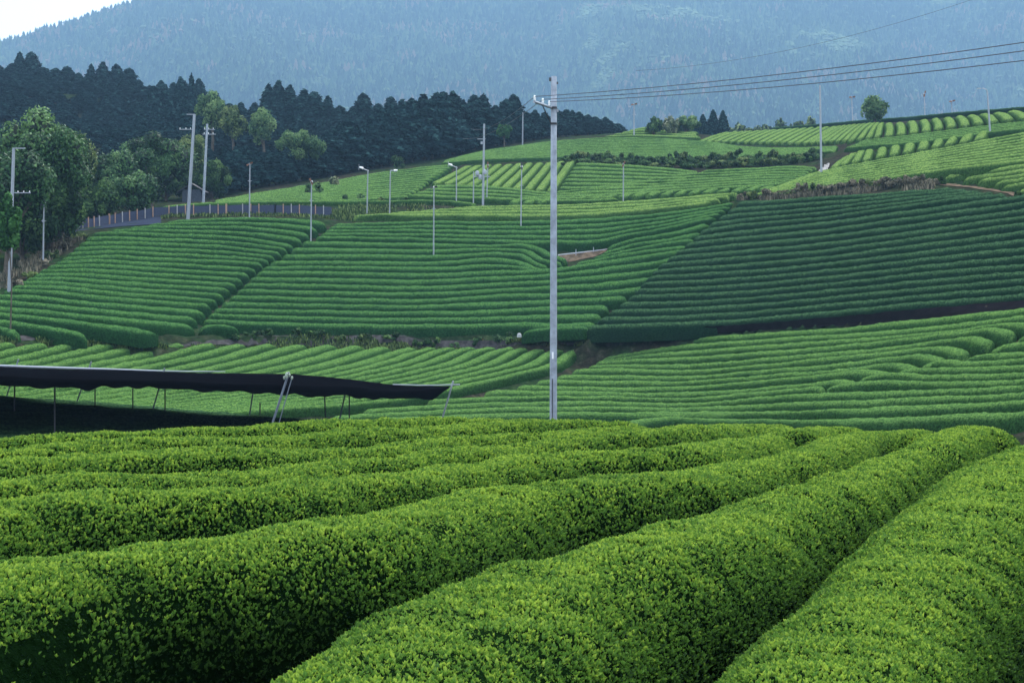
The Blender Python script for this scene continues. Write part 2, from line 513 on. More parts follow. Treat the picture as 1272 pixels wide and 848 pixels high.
# ---- left middle slope ------------------------------------------------------
D_L = Depth([(0,366,122),(0,405,112),(100,399,118),(193,413,122),(241,405,132),(200,381,132),(250,386,137),(76,320,140),(100,290,151),(200,276,160),(300,271,165),(405,276,170),
 (300,340,152),(366,305,160),(200,319,148),(330,327,155), (-60,400,108),(-60,420,103)])
field("left slope", {
 0: [(-60,404),(0,406),(24,412)] , 1: [(-60,395),(0,397),(50,404),(108,414)], 2: [(-60,384),(0,388),(100,399),(193,412)],
 3: [(-60,377),(0,381),(120,392),(238,404)], 4: [(-30,372),(0,373),(120,384),(243,395)], 5: [(-10,365),(20,366),(125,376),(253,386)]},
 D_L, 0.85, M_MID, rows_label("clipped tea hedge", "up from the bank, left hillside field"), wmax=1.85)
field("left slope", {
 6: [(4,359),(60,361),(140,369),(262,378)], 14: [(76,320),(126,317),(200,320),(265,323),(327,327)],
 19: [(113,289),(150,288),(200,290),(290,294),(366,304)], 23: [(205,275),(250,272),(300,270.5),(350,271.5),(405,276)]},
 D_L, 1.0, M_MID, rows_label("clipped tea hedge", "up from the bank, left hillside field"), first=6)

# ---- centre middle slope ----------------------------------------------------
D_C = Depth([(250,397,136),(400,403,141),(550,403,142),(650,403,142),(735,401,139),(262,385,139),(620,375,148),(620,336,156.5),(620,304,165),(620,275,174),
 (430,274,172),(391,291,164),(321,336,150),(500,339,155),(800,357,147),(842,310,151),(884,275,160),(905,250,168),(760,296,163),(760,268,172),(735,322,157),(700,334,156)])
cl = lambda j: "clipped tea hedge, %s row up from the bank on the central hillside" % ORD[j]
field("centre", {0: [(250,396),(300,399),(400,402.5),(550,403),(600,402.5),(650,401),(700,403),(741,401)],
 2: [(264,383),(400,386),(550,387),(620,385),(700,381),(757,380)], 4: [(284,367),(400,370),(550,371),(620,366),(700,364),(760,361),(803,356)],
 8: [(318,337),(400,337.5),(550,339.5),(620,336),(665,335),(700,332),(740,326),(790,319),(822,314),(848,309)]}, D_C, 1.0, M_MID, cl)
field("centre recess", {0: [(325,331),(450,331),(550,332),(600,329),(640,330),(663,334)], 1: [(335,325),(450,324.5),(550,325),(620,321),(645,325),(665,332),(684,336)],
 2: [(350,317),(450,316.5),(550,317),(620,314),(650,317),(664,325),(680,331)], 3: [(362,308),(450,309),(550,310),(620,308.5),(655,311),(670,320),(698,327)],
 4: [(375,300),(450,301.5),(550,303),(620,304),(655,304),(672,309),(684,316),(703,322)]}, D_C, 1.0, M_MID,
 lambda j: "tea hedge curling into the hollow left of the pole, %s of five from below" % ORD[j])
field("centre upper", {0: [(392,293),(500,295),(620,298),(690,299),(748,297),(775,291),(820,284),(850,277),(890,268)],
 4: [(414,278),(520,275),(620,275),(690,274),(760,270),(820,265),(870,258),(914,251)]}, D_C, 1.0, M_MID,
 lambda j: "clipped tea hedge, %s row above the soil hollow, central hillside" % ORD[j])
field("right fan", {0: [(712,327),(740,322),(780,314),(820,309),(856,304)], 1: [(735,319),(760,314),(790,308),(820,303),(864,296)],
 2: [(746,314),(768,308),(785,303),(820,298),(873,288)], 3: [(754,308),(768,302),(785,297),(820,291),(850,285),(881,277)]}, D_C, 1.0, M_MID,
 lambda j: "tea hedge rising right from the soil hollow, %s of four from below" % ORD[j])
field("stub left", {0: [(247,405),(272,403),(297,407)]}, Depth([(247,405,131),(297,407,133),(270,440,131),(247,380,131)]), 0.85, M_MID,
 lambda j: "very short tea hedge stub at the foot of the dark diagonal path")
field("stub right", {0: [(648,411),(675,407.5),(700,406),(733,405)]}, Depth([(648,405,138),(735,405,137),(700,440,138),(700,380,138)]), 0.9, M_MID,
 lambda j: "short bright tea hedge above the bank just behind the concrete pole")

# ---- dark field ---------------------------------------------------------------
D_D = Depth([(735,404,137),(900,398,132),(1017,388,124),(1134,376,116),(1272,365,108),(1330,360,104),(918,250,160),(1017,245,153),(1134,238,143),(1192,234,139),(1272,249,127),
 (1330,252,121),(822,329,146),(866,291,152),(1017,311,138),(1134,296,130),(1272,280,121)])
dl = lambda j: "dull dark tea hedge, %s row up from the bank in the dark field" % ORD[j]
field("dark", {0: [(729,404.5),(844,400.5),(900,398),(1017,388),(1134,376.5),(1272,365),(1340,358)], 4: [(780,367),(900,363),(1017,353),(1134,340),(1272,328),(1340,321)],
 9: [(816,328),(900,321),(1017,311),(1134,296),(1272,277),(1340,268)], 13: [(860,294),(900,289),(1017,277),(1134,261),(1200,252),(1290,240)]}, D_D, 1.0, M_DARK, dl)
field("dark", {13: [(868,293),(900,289),(1017,277),(1134,261),(1200,252),(1290,240)][:0] or [(868,286),(900,281),(1017,270),(1134,253.5),(1180,247),(1250,240)],
 17: [(914,251),(960,249),(1017,245),(1100,239.5),(1186,233)]}, D_D, 1.0, M_DARK, dl, first=14)

# ---- valley, right ------------------------------------------------------------
D_V = Depth([(809,427,135.6),(891,417,131),(1050,407,119.5),(1200,391,108),(1272,383,103),(1330,377,98.5),(850,468,121.5),(850,520,110),(750,512,111.5),(618,494,117),(618,517,111),(430,519,108),(500,501,114),
 (738,448,134),(690,466,127),(1113,505,90),(1272,511,78),(1272,460,86.5),(1113,455,101),(1050,521,90),(360,518,105),(1340,508,74)])
ul = lambda j: "valley tea hedge, %s row below the dark bank, left of the footpath" % ORD[j]
field("valley upper", {0: [(752,440),(780,432),(809,427),(850,421),(891,417.5),(972,412.5),(1050,407),(1113,400),(1200,391),(1272,383),(1340,376)],
 1: [(746,445),(809,434),(850,429),(972,420),(1113,410),(1200,401),(1272,392),(1310,388)], 2: [(738,449),(800,440),(850,436.7),(972,427),(1113,417),(1200,408),(1258,401),(1285,402)],
 3: [(738,450),(780,447),(850,444),(972,435),(1113,421.5),(1200,411),(1238,408),(1256,413)],
 4: [(728,454),(780,453),(850,452.5),(972,443),(1113,430),(1180,421),(1208,418.5),(1228,424)], 5: [(710,459),(750,458),(850,460),(972,450),(1090,438),(1150,432),(1177,431.5),(1198,438)],
 6: [(690,466),(750,466),(850,467),(972,457.5),(1060,450),(1113,442.5),(1145,441),(1171,446)], 7: [(665,472),(750,473),(850,473.5),(972,464),(1060,457),(1100,452),(1118,452),(1137,457)],
 8: [(640,478),(700,480),(850,480),(972,470),(1040,463),(1080,460),(1104,464)], 9: [(600,485),(700,486),(850,487.5),(972,479),(1020,474),(1040,471.5),(1059,474)],
 10: [(530,496),(618,493),(750,492),(850,494),(950,486),(1000,481),(1024,481)]}, D_V, 0.9, M_VAL, ul)
field("valley right", {0: [(1262,421),(1275,416),(1310,412),(1350,407)], 1: [(1229,437),(1243,430),(1272,425.4),(1310,421),(1350,416)], 2: [(1196,446),(1212,442),(1272,437),(1350,428)],
 3: [(1142,457),(1160,449.5),(1208,449.5),(1272,445.5),(1350,438)], 4: [(1107,464),(1125,460),(1180,457),(1272,454),(1350,447)], 5: [(1064,471),(1080,467),(1180,466),(1272,463),(1350,456)],
 6: [(1024,481),(1054,476),(1180,474),(1272,471),(1350,464)]}, D_V, 0.9, M_VAL,
 lambda j: "valley tea hedge right of the footpath notch, %s of seven from above" % ORD[j])
field("valley low", {0: [(450,509),(540,503),(620,500),(750,498.5),(850,501),(972,491),(1113,486),(1272,479),(1350,474)], 1: [(410,517),(520,511),(620,506.5),(750,505),(850,506.5),(972,501),(1113,495.5),(1272,487.5),(1350,483)],
 2: [(470,520),(560,516),(650,513.5),(750,512),(850,512.6),(972,510),(1113,505.5),(1272,497),(1350,492)], 3: [(778,524),(800,520),(821,518.5),(900,520),(972,521),(1100,519),(1272,511.5),(1350,506)]},
 D_V, 0.9, M_VAL, lambda j: "long tea hedge across the valley floor, %s of lowest four from above" % ORD[j])

# ---- valley, left: rows running down from the bank ---------------------------
D_F = Depth([(738,429,139),(641,463,127),(559,482,119),(500,493,115.5),(430,499,112),(273,511,105),(415,427,136.5),(310,455,122.5),(190,476,113),(40,497,102),(-40,506,98),
 (226,425,125.5),(120,426,117.5),(110,451,111),(-30,471,101.5),(16,424,110.5),(-60,440,105),(550,450,129)])
field("valley fan", {0: [(738,429),(712,435),(690,449),(641,463),(594,474),(559,482),(500,493),(450,499),(356,505),(273,512)],
 9: [(515,430),(495,435),(460,446),(400,461),(340,472),(280,481),(200,492),(120,503),(60,510)],
 12: [(415,427),(392,432),(355,443),(300,456),(240,468),(170,480),(100,490),(40,498),(-40,507)],
 17: [(228,425),(205,430),(165,441),(110,452),(50,463),(-30,476),(-110,488)],
 21: [(59,425),(40,428),(0,438),(-50,450),(-110,462)], 22: [(18,424),(-10,429),(-60,440),(-120,452)]}, D_F, 0.8, M_VAL,
 lambda j: "tea hedge with rounded tip below the stony bank, %s tip from right" % ORD[j], wmax=2.5)
# ---- strips between the middle and the upper terraces -------------------------
WIDE = dict(wmax=2.9)
D_S = Depth([(445,268,178),(540,266,178),(620,266,178),(690,266,178),(850,256,171),(600,257,185),(760,252,185),(915,240,176),(700,250,188),(875,241,183),(960,241,176),(1010,224,178),
 (700,243,195),(850,234,193),(900,231,190),(870,211,205),(950,208,204),(1013,207,195),(985,225,184),(690,237,204),(820,234,198),(720,202,217),(780,205,215),(860,211,207),(684,236,205),(709,199,227),
 (540,227,212),(580,205,240),(645,200,238),(512,242,200),(400,248,192),(265,251,185),(310,241,205),(400,227,225),(460,216,240),(562,204,250),(560,250,194),(200,258,178)])
field("strip", {0: [(440,267),(470,265.5),(540,265.5),(620,265.5),(690,265.5),(760,262.5),(820,257),(850,254),(885,249)],
 3: [(560,258),(600,256),(690,254.5),(760,251),(820,247),(850,244.5),(915,239)]}, D_S, 0.95, M_PALE,
 lambda j: "pale tea hedge in the strip over a dark ledge, %s of four from below" % ORD[j], wfac=1.0, wmax=2.9)
field("single", {0: [(200,256),(240,252.5),(300,250.5),(400,249.5),(480,249),(545,248.5),(590,252)]}, D_S, 0.8, M_FAR,
 lambda j: "single thin tea hedge along the grass bank above the blue fence")
# short rows seen end on: a line of dark round ends
e = [(636,254),(653,254.2),(670,253.8),(686,253),(702,251.5)] + [(717 + 17.6 * i, 250.2 - 0.92 * i) for i in range(14)]
rr = {}
for i, (x, y) in enumerate(e):
    rr[i] = [(x, y - 3.0), (x + 7, y - 6.5), (x + 14, y - 9.0)]
field("round ends", rr, D_S, 1.15, M_FAR, lambda j: "short tea hedge with dark rounded end, %s in the line from left" % ORD[j], wmin=1.7, wmax=1.9, rend=0.45)
field("upper right of pole", {0: [(640,246),(700,243),(780,239),(850,235),(905,231),(960,228),(985,224)], 7: [(870,212),(900,210),(950,208),(985,206),(1013,208)]}, D_S, 0.75, M_FAR,
 lambda j: "thin tea hedge on terrace left of tall bare pole, %s from below" % ORD[j], wmin=1.2, wmax=2.9)
field("terrace lines", {0: [(692,237),(760,236.5),(820,234),(845,231)], 7: [(716,202.5),(780,205),(840,210),(865,213)]}, D_S, 0.75, M_FAR,
 lambda j: "thin straight tea hedge on terrace right of big pole, %s from below" % ORD[j], wmin=1.3, wmax=2.9)
field("terrace oblique", {0: [(684,236),(697,217),(709,199)], 10: [(541,226),(556,219),(582,205)]}, D_S, 0.8, M_PALE,
 lambda j: "pale oblique tea hedge on terrace left of big pole, %s from right" % ORD[j])
field("terrace foot", {0: [(510,241),(560,243),(620,245),(700,248),(770,246)], 3: [(537,230.5),(570,230),(620,232),(690,240),(750,241)]}, D_S, 0.8, M_FAR,
 lambda j: "tea hedge at the foot of the oblique terrace, %s from below" % ORD[j], wmin=1.3, wmax=2.9)
field("left upper", {0: [(268,251),(330,250),(400,248),(460,246),(508,242)], 13: [(268,249),(310,241),(360,233),(400,227),(460,216),(520,208),(562,204)]}, D_S, 0.75, M_FAR,
 lambda j: "fine tea hedge on the slope before the dark wood, %s from below" % ORD[j], wmin=1.0, wmax=2.9)
D_T = Depth([(600,198,242),(700,193.5,242),(830,194.5,238),(1037,187,226),(545,202,252),(600,187.5,275),(700,173,290),(820,172,285),(927,182,265),(1040,182,235),
 (755,168,295),(865,166,290),(800,158,310),(871,175,280),(905,163,310),(1000,177,247),(1037,156,290),(1055,172,238),(1077,152,270),(1097,167,214),(1098,152,236),(1207,152,206),(1195,143,226),
 (1260,146,205),(1235,137,232),(960,160,312)])
field("hilltop", {0: [(548,202),(600,197.5),(660,195),(700,193.5),(800,194.5),(900,194),(970,192),(1037,187)],
 12: [(552,199),(600,187.5),(640,181.5),(700,174),(760,171),(820,172),(880,176),(927,182),(1000,183),(1040,181)]}, D_T, 0.7, M_FAR,
 lambda j: "very fine tea hedge on the broad hilltop terrace, %s from below" % ORD[j], wmin=1.0, wmax=2.9)
field("crown", {0: [(752,168.5),(790,167.5),(830,168.5),(868,170)], 3: [(782,161.5),(800,158.5),(840,160),(865,164)]}, D_T, 0.75, M_PALE,
 lambda j: "short tea hedge on the knoll by round bushes, %s from below" % ORD[j], wmin=1.2, wmax=2.9)
field("top oblique", {0: [(871,174.5),(888,168),(905,163.5)], 14: [(1000,176.5),(1018,166),(1037,156)], 21: [(1057,173),(1067,162),(1079,152)], 24: [(1090,168),(1092,160),(1094,152)]}, D_T, 0.8, M_PALE,
 lambda j: "pale oblique tea hedge along the top right skyline, %s from the left" % ORD[j], wmin=1.5, wmax=2.6)
D_R = Depth([(1104,166,214),(1104,152,232),(1199,153,205),(1191,144,222),(1260,146,203),(1235,137,226),(1060,176,212),(1207,158,196),(1290,148,190),(1055,181,206),(1170,171,195),(1290,155,186),
 (1046,200,192),(1056,188,198),(1084,196,186),(1077,184.5,198),(1206,172.6,177),(1198,164,190),(1272,163,170),(1330,155,166),(985,224,176),(1040,207,184),(1140,188,180),
 (935,240,165),(1021,232,160),(1080,225,156),(1135,214,153),(1272,200,143),(1330,192,138)])
fat = {}
bot = [(1104,167),(1119,165.5),(1135,163.3),(1150.5,161),(1166,158.5),(1182,156.3),(1199,153.8),(1216,151.5),(1234,149.3),(1253,147),(1274,145)]
top = [(1104,151.5),(1117.5,151),(1132,149.5),(1147,147.8),(1161,146.3),(1176,145),(1191,143.5),(1206,142),(1221,140.5),(1238,138.8),(1256,137)]
for i in range(11): fat[i] = [bot[i], ((bot[i][0] + top[i][0]) / 2 + 1.5, (bot[i][1] + top[i][1]) / 2 - 1.5), top[i]]
field("fat short", fat, D_R, 1.0, M_PALE, lambda j: "plump short tea hedge, upper line at right, %s from the left" % ORD[j], wmin=1.7, wmax=2.2, wfac=0.93, tilt=0.9)
field("under fat", {0: [(1052,182),(1110,177.5),(1170,171.5),(1220,164),(1300,156)], 4: [(1070,174),(1110,170),(1160,164),(1207,158),(1300,148)]}, D_R, 0.75, M_FAR,
 lambda j: "tea hedge between the two lines of plump hedges, %s from below" % ORD[j], wmin=1.3, wmax=2.9)
fat = {}
bot = [(1036,206),(1048,202.5),(1062,199.5),(1076,197),(1093,193.5),(1110,190),(1127,187),(1145,183.5),(1162,180.5),(1179,177.5),(1197,174.5),(1216,171.5)]
top = [(1054,192),(1061,189),(1070,186),(1080,184.3),(1096,182),(1112,179.5),(1130,177),(1148,174.5),(1167,171.5),(1186,168),(1204,165),(1222,162.5)]
for i in range(12): fat[i] = [bot[i], ((bot[i][0] + top[i][0]) / 2 + 1, (bot[i][1] + top[i][1]) / 2 - 1.5), top[i]]
field("fat short", fat, D_R, 1.0, M_PALE, lambda j: "plump short tea hedge, lower line by bare pole, %s from the left" % ORD[j], wmin=1.6, wmax=2.1, wfac=0.93, tilt=0.9)
field("right field", {0: [(935,240),(974,237),(1021,231.5),(1080,223.5),(1135,214),(1200,206),(1272,197.5),(1340,189)],
 9: [(975,228),(1010,215),(1050,206),(1090,198.5),(1140,190),(1206,177),(1272,165),(1340,155)]}, D_R, 0.85, M_PALE,
 lambda j: "light tea hedge sweeping right above the dry bank, %s from below" % ORD[j], wmin=1.3, wmax=2.9)
D_E = Depth([(1070,220,157),(1174,221,149),(1272,207,139),(1217,225,144),(1272,218,136),(1248,230,139),(1272,226,135),(1340,196,134),(1340,220,129)])
field("right edge rows", {0: [(1172,219),(1200,214.5),(1272,204.5),(1340,196)], 1: [(1196,220.5),(1225,216.5),(1272,210.5),(1340,202)], 2: [(1215,222.5),(1240,219),(1272,215),(1340,206)],
 3: [(1237,226),(1255,222.5),(1272,220.5),(1340,211)], 4: [(1247,230),(1272,226),(1340,217)], 5: [(1266,236),(1290,231),(1340,224)]}, D_E, 0.9, M_PALE,
 lambda j: "light tea hedge ending over the soil track at right, %s from above" % ORD[j], wmin=1.5)
field("skyline", {0: [(960,158.5),(1020,154),(1080,148.5),(1130,145),(1200,138.5),(1272,133),(1340,128)]}, Depth([(960,158,330),(1080,148.5,288),(1200,138.5,245),(1340,128,215),(1100,100,270)]), 0.9, M_DARK,
 lambda j: "long dark tea hedge along the right skyline behind the plump short rows")
# plot under the shade net
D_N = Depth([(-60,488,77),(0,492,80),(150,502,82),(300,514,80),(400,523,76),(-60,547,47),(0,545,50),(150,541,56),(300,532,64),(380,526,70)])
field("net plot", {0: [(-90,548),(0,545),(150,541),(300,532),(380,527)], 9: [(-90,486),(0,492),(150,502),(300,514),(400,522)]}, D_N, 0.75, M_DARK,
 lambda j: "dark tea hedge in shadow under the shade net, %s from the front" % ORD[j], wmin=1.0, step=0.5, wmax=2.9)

print("hedges", len(HEDGES))
# ------------------------------------------------------------------ ground under and between the fields
def gpts(lst, n=40, w=1.0, spread=1.5):
    """extra ground control: photo polylines [(px,py,Y),...]"""
    p = np.array(lst, float)
    if len(p) == 1:
        splat(W(p[:, 0], p[:, 1], p[:, 2]), w); return
    d = np.linspace(0, len(p) - 1, n * (len(p) - 1)); k = np.minimum(d.astype(int), len(p) - 2); f = (d - k)[:, None]
    q = p[k] * (1 - f) + p[k + 1] * f
    splat(W(q[:, 0], q[:, 1], q[:, 2]), w)

# under the camera and just in front of it; hidden dip behind the foreground
for x in np.arange(-12, 16, 2.0):
    for y in np.arange(-6, 3.0, 1.5): splat([[x, y, -2.35 - 0.02 * y]])
# road and fence ledge behind the left field
for yy, Y in ((285, 166), (282, 170)): gpts([(60, yy + 8, Y - 8), (110, yy, Y - 2), (200, yy - 4, Y)], 30)
gpts([(60, 296, 160), (105, 287, 167), (150, 279, 170), (200, 275, 173), (300, 271, 175), (400, 271, 176)])
gpts([(200, 268, 178), (300, 265, 180), (400, 265, 183), (500, 266, 186), (560, 262, 187)])
gpts([(200, 262, 182), (300, 258, 186), (400, 256, 190), (500, 255, 192), (560, 255, 192)])
gpts([(60, 290, 172), (150, 272, 180), (200, 266, 184)])
# left edge bank below the wood
gpts([(0, 362, 124), (15, 356, 126), (47, 336, 136), (64, 328, 140), (85, 312, 147), (105, 296, 155)])
gpts([(-80, 372, 122), (-30, 362, 128), (0, 345, 138), (40, 322, 150), (80, 300, 162)])
gpts([(-80, 330, 160), (0, 310, 172), (60, 290, 185), (130, 262, 205), (220, 252, 215), (262, 250, 222)])
# bank between hillside and valley
gpts([(0, 419, 111), (100, 421, 118), (193, 422, 122), (300, 418, 133), (400, 416, 140), (500, 416, 141), (600, 416, 141), (645, 417, 139)], 30, 2)
gpts([(640, 422, 137), (735, 427, 137.4)], 30, 2)
gpts([(0, 425, 110), (100, 427, 117), (193, 428, 121.5), (300, 432, 132), (400, 434, 138), (560, 436, 139.5), (640, 434, 139)], 30, 2)
gpts([(800, 430, 135.6), (891, 422, 131), (1050, 412, 119.5), (1200, 396, 108), (1272, 388, 103), (1340, 382, 98.5)], 40, 2)
gpts([(745, 415, 138), (900, 408, 131.5), (1017, 399, 123.5), (1134, 388, 115.5), (1272, 376, 107.5), (1340, 370, 103.5)], 60, 2)
# hollow in the centre
gpts([(690, 316, 163), (740, 311, 163)], 30, 2); gpts([(700, 330, 160), (735, 322, 160)], 20, 2); gpts([(700, 325, 161), (745, 318, 161)], 20, 2)
# dry bank above the dark field, soil track at the right edge
gpts([(915, 249, 163), (960, 247, 161), (1017, 244, 156), (1100, 238, 149), (1160, 235, 144)], 30, 2)
gpts([(935, 243, 166), (980, 240, 163), (1021, 236, 160), (1080, 229, 156), (1160, 224, 151)], 30, 2)
gpts([(1165, 230, 147), (1190, 232, 145), (1230, 237, 139), (1272, 245, 132), (1330, 252, 126)], 30, 3)
gpts([(1165, 227, 148.5), (1190, 229.5, 147), (1230, 234, 141), (1272, 241, 134), (1330, 246, 128)], 30, 3)
# footpath notch at the right
gpts([(1180, 456, 97), (1215, 445, 98.5), (1262, 426, 99.5), (1300, 416, 99.5)], 20, 2)
# pale concrete path by the tall bare pole
gpts([(1012, 216, 180), (1022, 211, 185), (1030, 203, 192)], 20, 2)
# shrub bank under the hilltop terrace
gpts([(690, 201, 236), (800, 203, 230), (900, 203, 222), (1010, 200, 212), (1035, 193, 218)], 40, 1)
# beyond the hill: the ground falls away, then the valley rises to the mountain foot
for x in np.arange(-190, 250, 6.0):
    for y in (430, 445, 460): splat([[x, y, 22 + 0.02 * abs(x)]])
for x in np.arange(40, 250, 8.0):
    for y in (345, 370, 395): splat([[x, y, 16]])
# wooded slopes on the left (tree feet)
gpts([(270, 250, 225), (330, 238, 238), (400, 224, 250), (460, 213, 262), (530, 204, 272), (600, 186, 292), (700, 171, 312), (770, 165, 325)], 30)
gpts([(230, 240, 260), (330, 222, 275), (430, 205, 290), (530, 190, 305), (640, 172, 325), (760, 163, 345)], 30)
gpts([(180, 190, 345), (300, 170, 345), (420, 160, 345), (520, 155, 350)], 30)
gpts([(-90, 270, 225), (0, 258, 232), (100, 240, 245), (200, 232, 250)], 30)
gpts([(-90, 190, 300), (0, 180, 305), (100, 180, 310), (200, 180, 315)], 30)
gpts([(-90, 118, 375), (0, 112, 380), (100, 118, 385), (180, 130, 385), (260, 150, 380)], 30)
gpts([(-90, 110, 415), (0, 105, 420), (100, 112, 420), (180, 125, 420), (300, 150, 410), (420, 160, 400)], 30)

def push_pull(S, Wt):
    lv = [(S, Wt)]
    while min(S.shape) > 2:
        h, w = S.shape
        S = np.pad(S, ((0, h % 2), (0, w % 2))); Wt = np.pad(Wt, ((0, h % 2), (0, w % 2)))
        S = S.reshape(S.shape[0] // 2, 2, S.shape[1] // 2, 2).sum((1, 3)); Wt = Wt.reshape(Wt.shape[0] // 2, 2, Wt.shape[1] // 2, 2).sum((1, 3))
        lv.append((S, Wt))
    S, Wt = lv[-1]; Z = np.where(Wt > 0, S / np.maximum(Wt, 1e-9), (S.sum() / max(Wt.sum(), 1e-9)))
    for S, Wt in lv[-2::-1]:
        h, w = S.shape
        yy = np.clip((np.arange(h) + 0.5) / 2 - 0.5, 0, Z.shape[0] - 1); xx = np.clip((np.arange(w) + 0.5) / 2 - 0.5, 0, Z.shape[1] - 1)
        y0 = yy.astype(int); x0 = xx.astype(int); y1 = np.minimum(y0 + 1, Z.shape[0] - 1); x1 = np.minimum(x0 + 1, Z.shape[1] - 1)
        fy = (yy - y0)[:, None]; fx = (xx - x0)[None]
        U = Z[y0][:, x0] * (1 - fy) * (1 - fx) + Z[y1][:, x0] * fy * (1 - fx) + Z[y0][:, x1] * (1 - fy) * fx + Z[y1][:, x1] * fy * fx
        Z = np.where(Wt > 0, S / np.maximum(Wt, 1e-9), U)
    return Z

gpts([(430,575,50),(700,600,50),(1000,600,50),(1400,610,50)], 40, 2); gpts([(450,562,75),(1000,590,75),(1400,600,68)], 40, 2)
GZ = push_pull(G_sum, G_w)
free = G_w == 0
for it in range(160):
    P_ = np.pad(GZ, 1, mode='edge')
    GZ = np.where(free, (P_[:-2, 1:-1] + P_[2:, 1:-1] + P_[1:-1, :-2] + P_[1:-1, 2:]) / 4, GZ)

def gz(x, y):
    x = np.asarray(x, float); y = np.asarray(y, float)
    fx = np.clip((x - GX0) / CELL - 0.5, 0, GNX - 1.001); fy = np.clip((y - GY0) / CELL - 0.5, 0, GNY - 1.001)
    i = fx.astype(int); j = fy.astype(int); a = fx - i; b = fy - j
    return GZ[j, i] * (1 - a) * (1 - b) + GZ[j, i + 1] * a * (1 - b) + GZ[j + 1, i] * (1 - a) * b + GZ[j + 1, i + 1] * a * b

def ground_mesh():
    xs = GX0 + (np.arange(GNX) + 0.5) * CELL; ys = GY0 + (np.arange(GNY) + 0.5) * CELL
    # stretch the border far outwards so that the sheet reaches the horizon
    X, Y = np.meshgrid(xs, ys); Z = GZ + 0.05 * vnoise(np.stack([X, Y, 0 * X], -1), 0.8)
    xs2 = np.concatenate([[-3000, -1200, -550, -300], xs, [350, 600, 1200, 3000]]); ys2 = np.concatenate([[-1500, -800, -200, -40], ys, [640, 1200, 2200]])
    Z = np.pad(Z, ((4, 3), (4, 4)), mode='edge')
    Z[:2] -= 8; Z[-3:] = np.minimum(Z[-3:], 30)
    X, Y = np.meshgrid(xs2, ys2)
    ny, nx = X.shape
    i = np.arange(ny - 1)[:, None] * nx; j = np.arange(nx - 1)[None]
    q = np.stack([i + j, i + j + 1, i + nx + j + 1, i + nx + j], -1).reshape(-1, 4)
    return np.stack([X, Y, Z], -1).reshape(-1, 3), q

m, nt, b = new_mat("soil_and_weeds")
n1 = noise(nt, 0.12, 5, 0.65); n2 = noise(nt, 1.6, 5, 0.7)
r1 = ramp(nt, n2.outputs[0], [(0.30, (0.010, 0.010, 0.008)), (0.52, (0.022, 0.021, 0.015)), (0.74, (0.06, 0.05, 0.038))])
r2 = ramp(nt, n2.outputs[0], [(0.30, (0.005, 0.014, 0.006)), (0.55, (0.016, 0.034, 0.013)), (0.75, (0.045, 0.062, 0.026))])
fr = ramp(nt, n1.outputs[0], [(0.42, (0, 0, 0)), (0.58, (1, 1, 1))])
nt.links.new(mixc(nt, fr.outputs[0], r1.outputs[0], r2.outputs[0]), b.inputs['Base Color'])
b.inputs['Roughness'].default_value = 0.95; b.inputs['Specular IOR Level'].default_value = 0.0
bp = N(nt, 'ShaderNodeBump', Strength=0.8, Distance=0.15); nt.links.new(n2.outputs[0], bp.inputs['Height']); nt.links.new(bp.outputs[0], b.inputs['Normal'])
M_SOIL = m
gv, gq = ground_mesh()
ob("ground", mesh_np("ground", gv, gq, M_SOIL), kind="structure")

def strip(name, left, right, mat, lift=0.06, n=60, m_=5, straight=False, **kw):
    """a sheet between two ground polylines given by photo points"""
    L = np.array(left, float); R = np.array(right, float)
    def ev(P):
        d = np.linspace(0, len(P) - 1, n); k = np.minimum(d.astype(int), len(P) - 2); f = (d - k)[:, None]
        q = P[k] * (1 - f) + P[k + 1] * f; return W(q[:, 0], q[:, 1], q[:, 2])
    a, b_ = ev(L), ev(R)
    V = np.stack([a * (1 - t) + b_ * t for t in np.linspace(0, 1, m_)], 1)
    if straight:
        V[..., 1] -= 0.0
        V[..., 2] = np.maximum(V[..., 2], np.mean([gz(V[..., 0] + a_, V[..., 1] + c_) for a_ in (-2, -1, 0, 1, 2) for c_ in (-1, 0, 1)], 0) + 0.15) + lift + 0.06 * vnoise(V, 1.2)
    else:
        V[..., 2] = np.maximum(gz(V[..., 0], V[..., 1]), V[..., 2] - 0.6) + lift
    i = np.arange(n - 1)[:, None] * m_; j = np.arange(m_ - 1)[None]
    q = np.stack([i + j, i + j + 1, i + m_ + j + 1, i + m_ + j], -1).reshape(-1, 4)
    return ob(name, mesh_np(name, V.reshape(-1, 3), q, mat), **kw)

M_ROAD = simple("asphalt_blue_grey", (0.024, 0.030, 0.048), 0.85, 2.5, 0.2)
M_SAND = simple("bare_sandy_soil", (0.10, 0.075, 0.052), 0.9, 1.6, 0.6, bump=0.4)
M_CONC_PATH = simple("pale_concrete", (0.10, 0.10, 0.10), 0.8, 3, 0.15)
strip("road", [(50, 299, 158), (100, 289, 164), (150, 282, 167), (200, 278, 169)], [(50, 290, 170), (100, 281, 175), (150, 275.5, 177), (200, 272, 178)], M_ROAD, kind="structure")
strip("soil_track", [(1163, 230.5, 146.5), (1190, 232.5, 145), (1230, 237.5, 139), (1272, 245, 132), (1330, 252, 126)], [(1163, 226.5, 148.5), (1190, 229, 147), (1230, 233.5, 141), (1272, 240.5, 134), (1330, 246, 128)], M_SAND, kind="structure")
strip("path", [(1008, 218, 178), (1018, 211, 184), (1026, 203, 192)], [(1014, 218, 178), (1026, 211, 184), (1031, 203, 192)], M_CONC_PATH, kind="structure", lift=0.15)

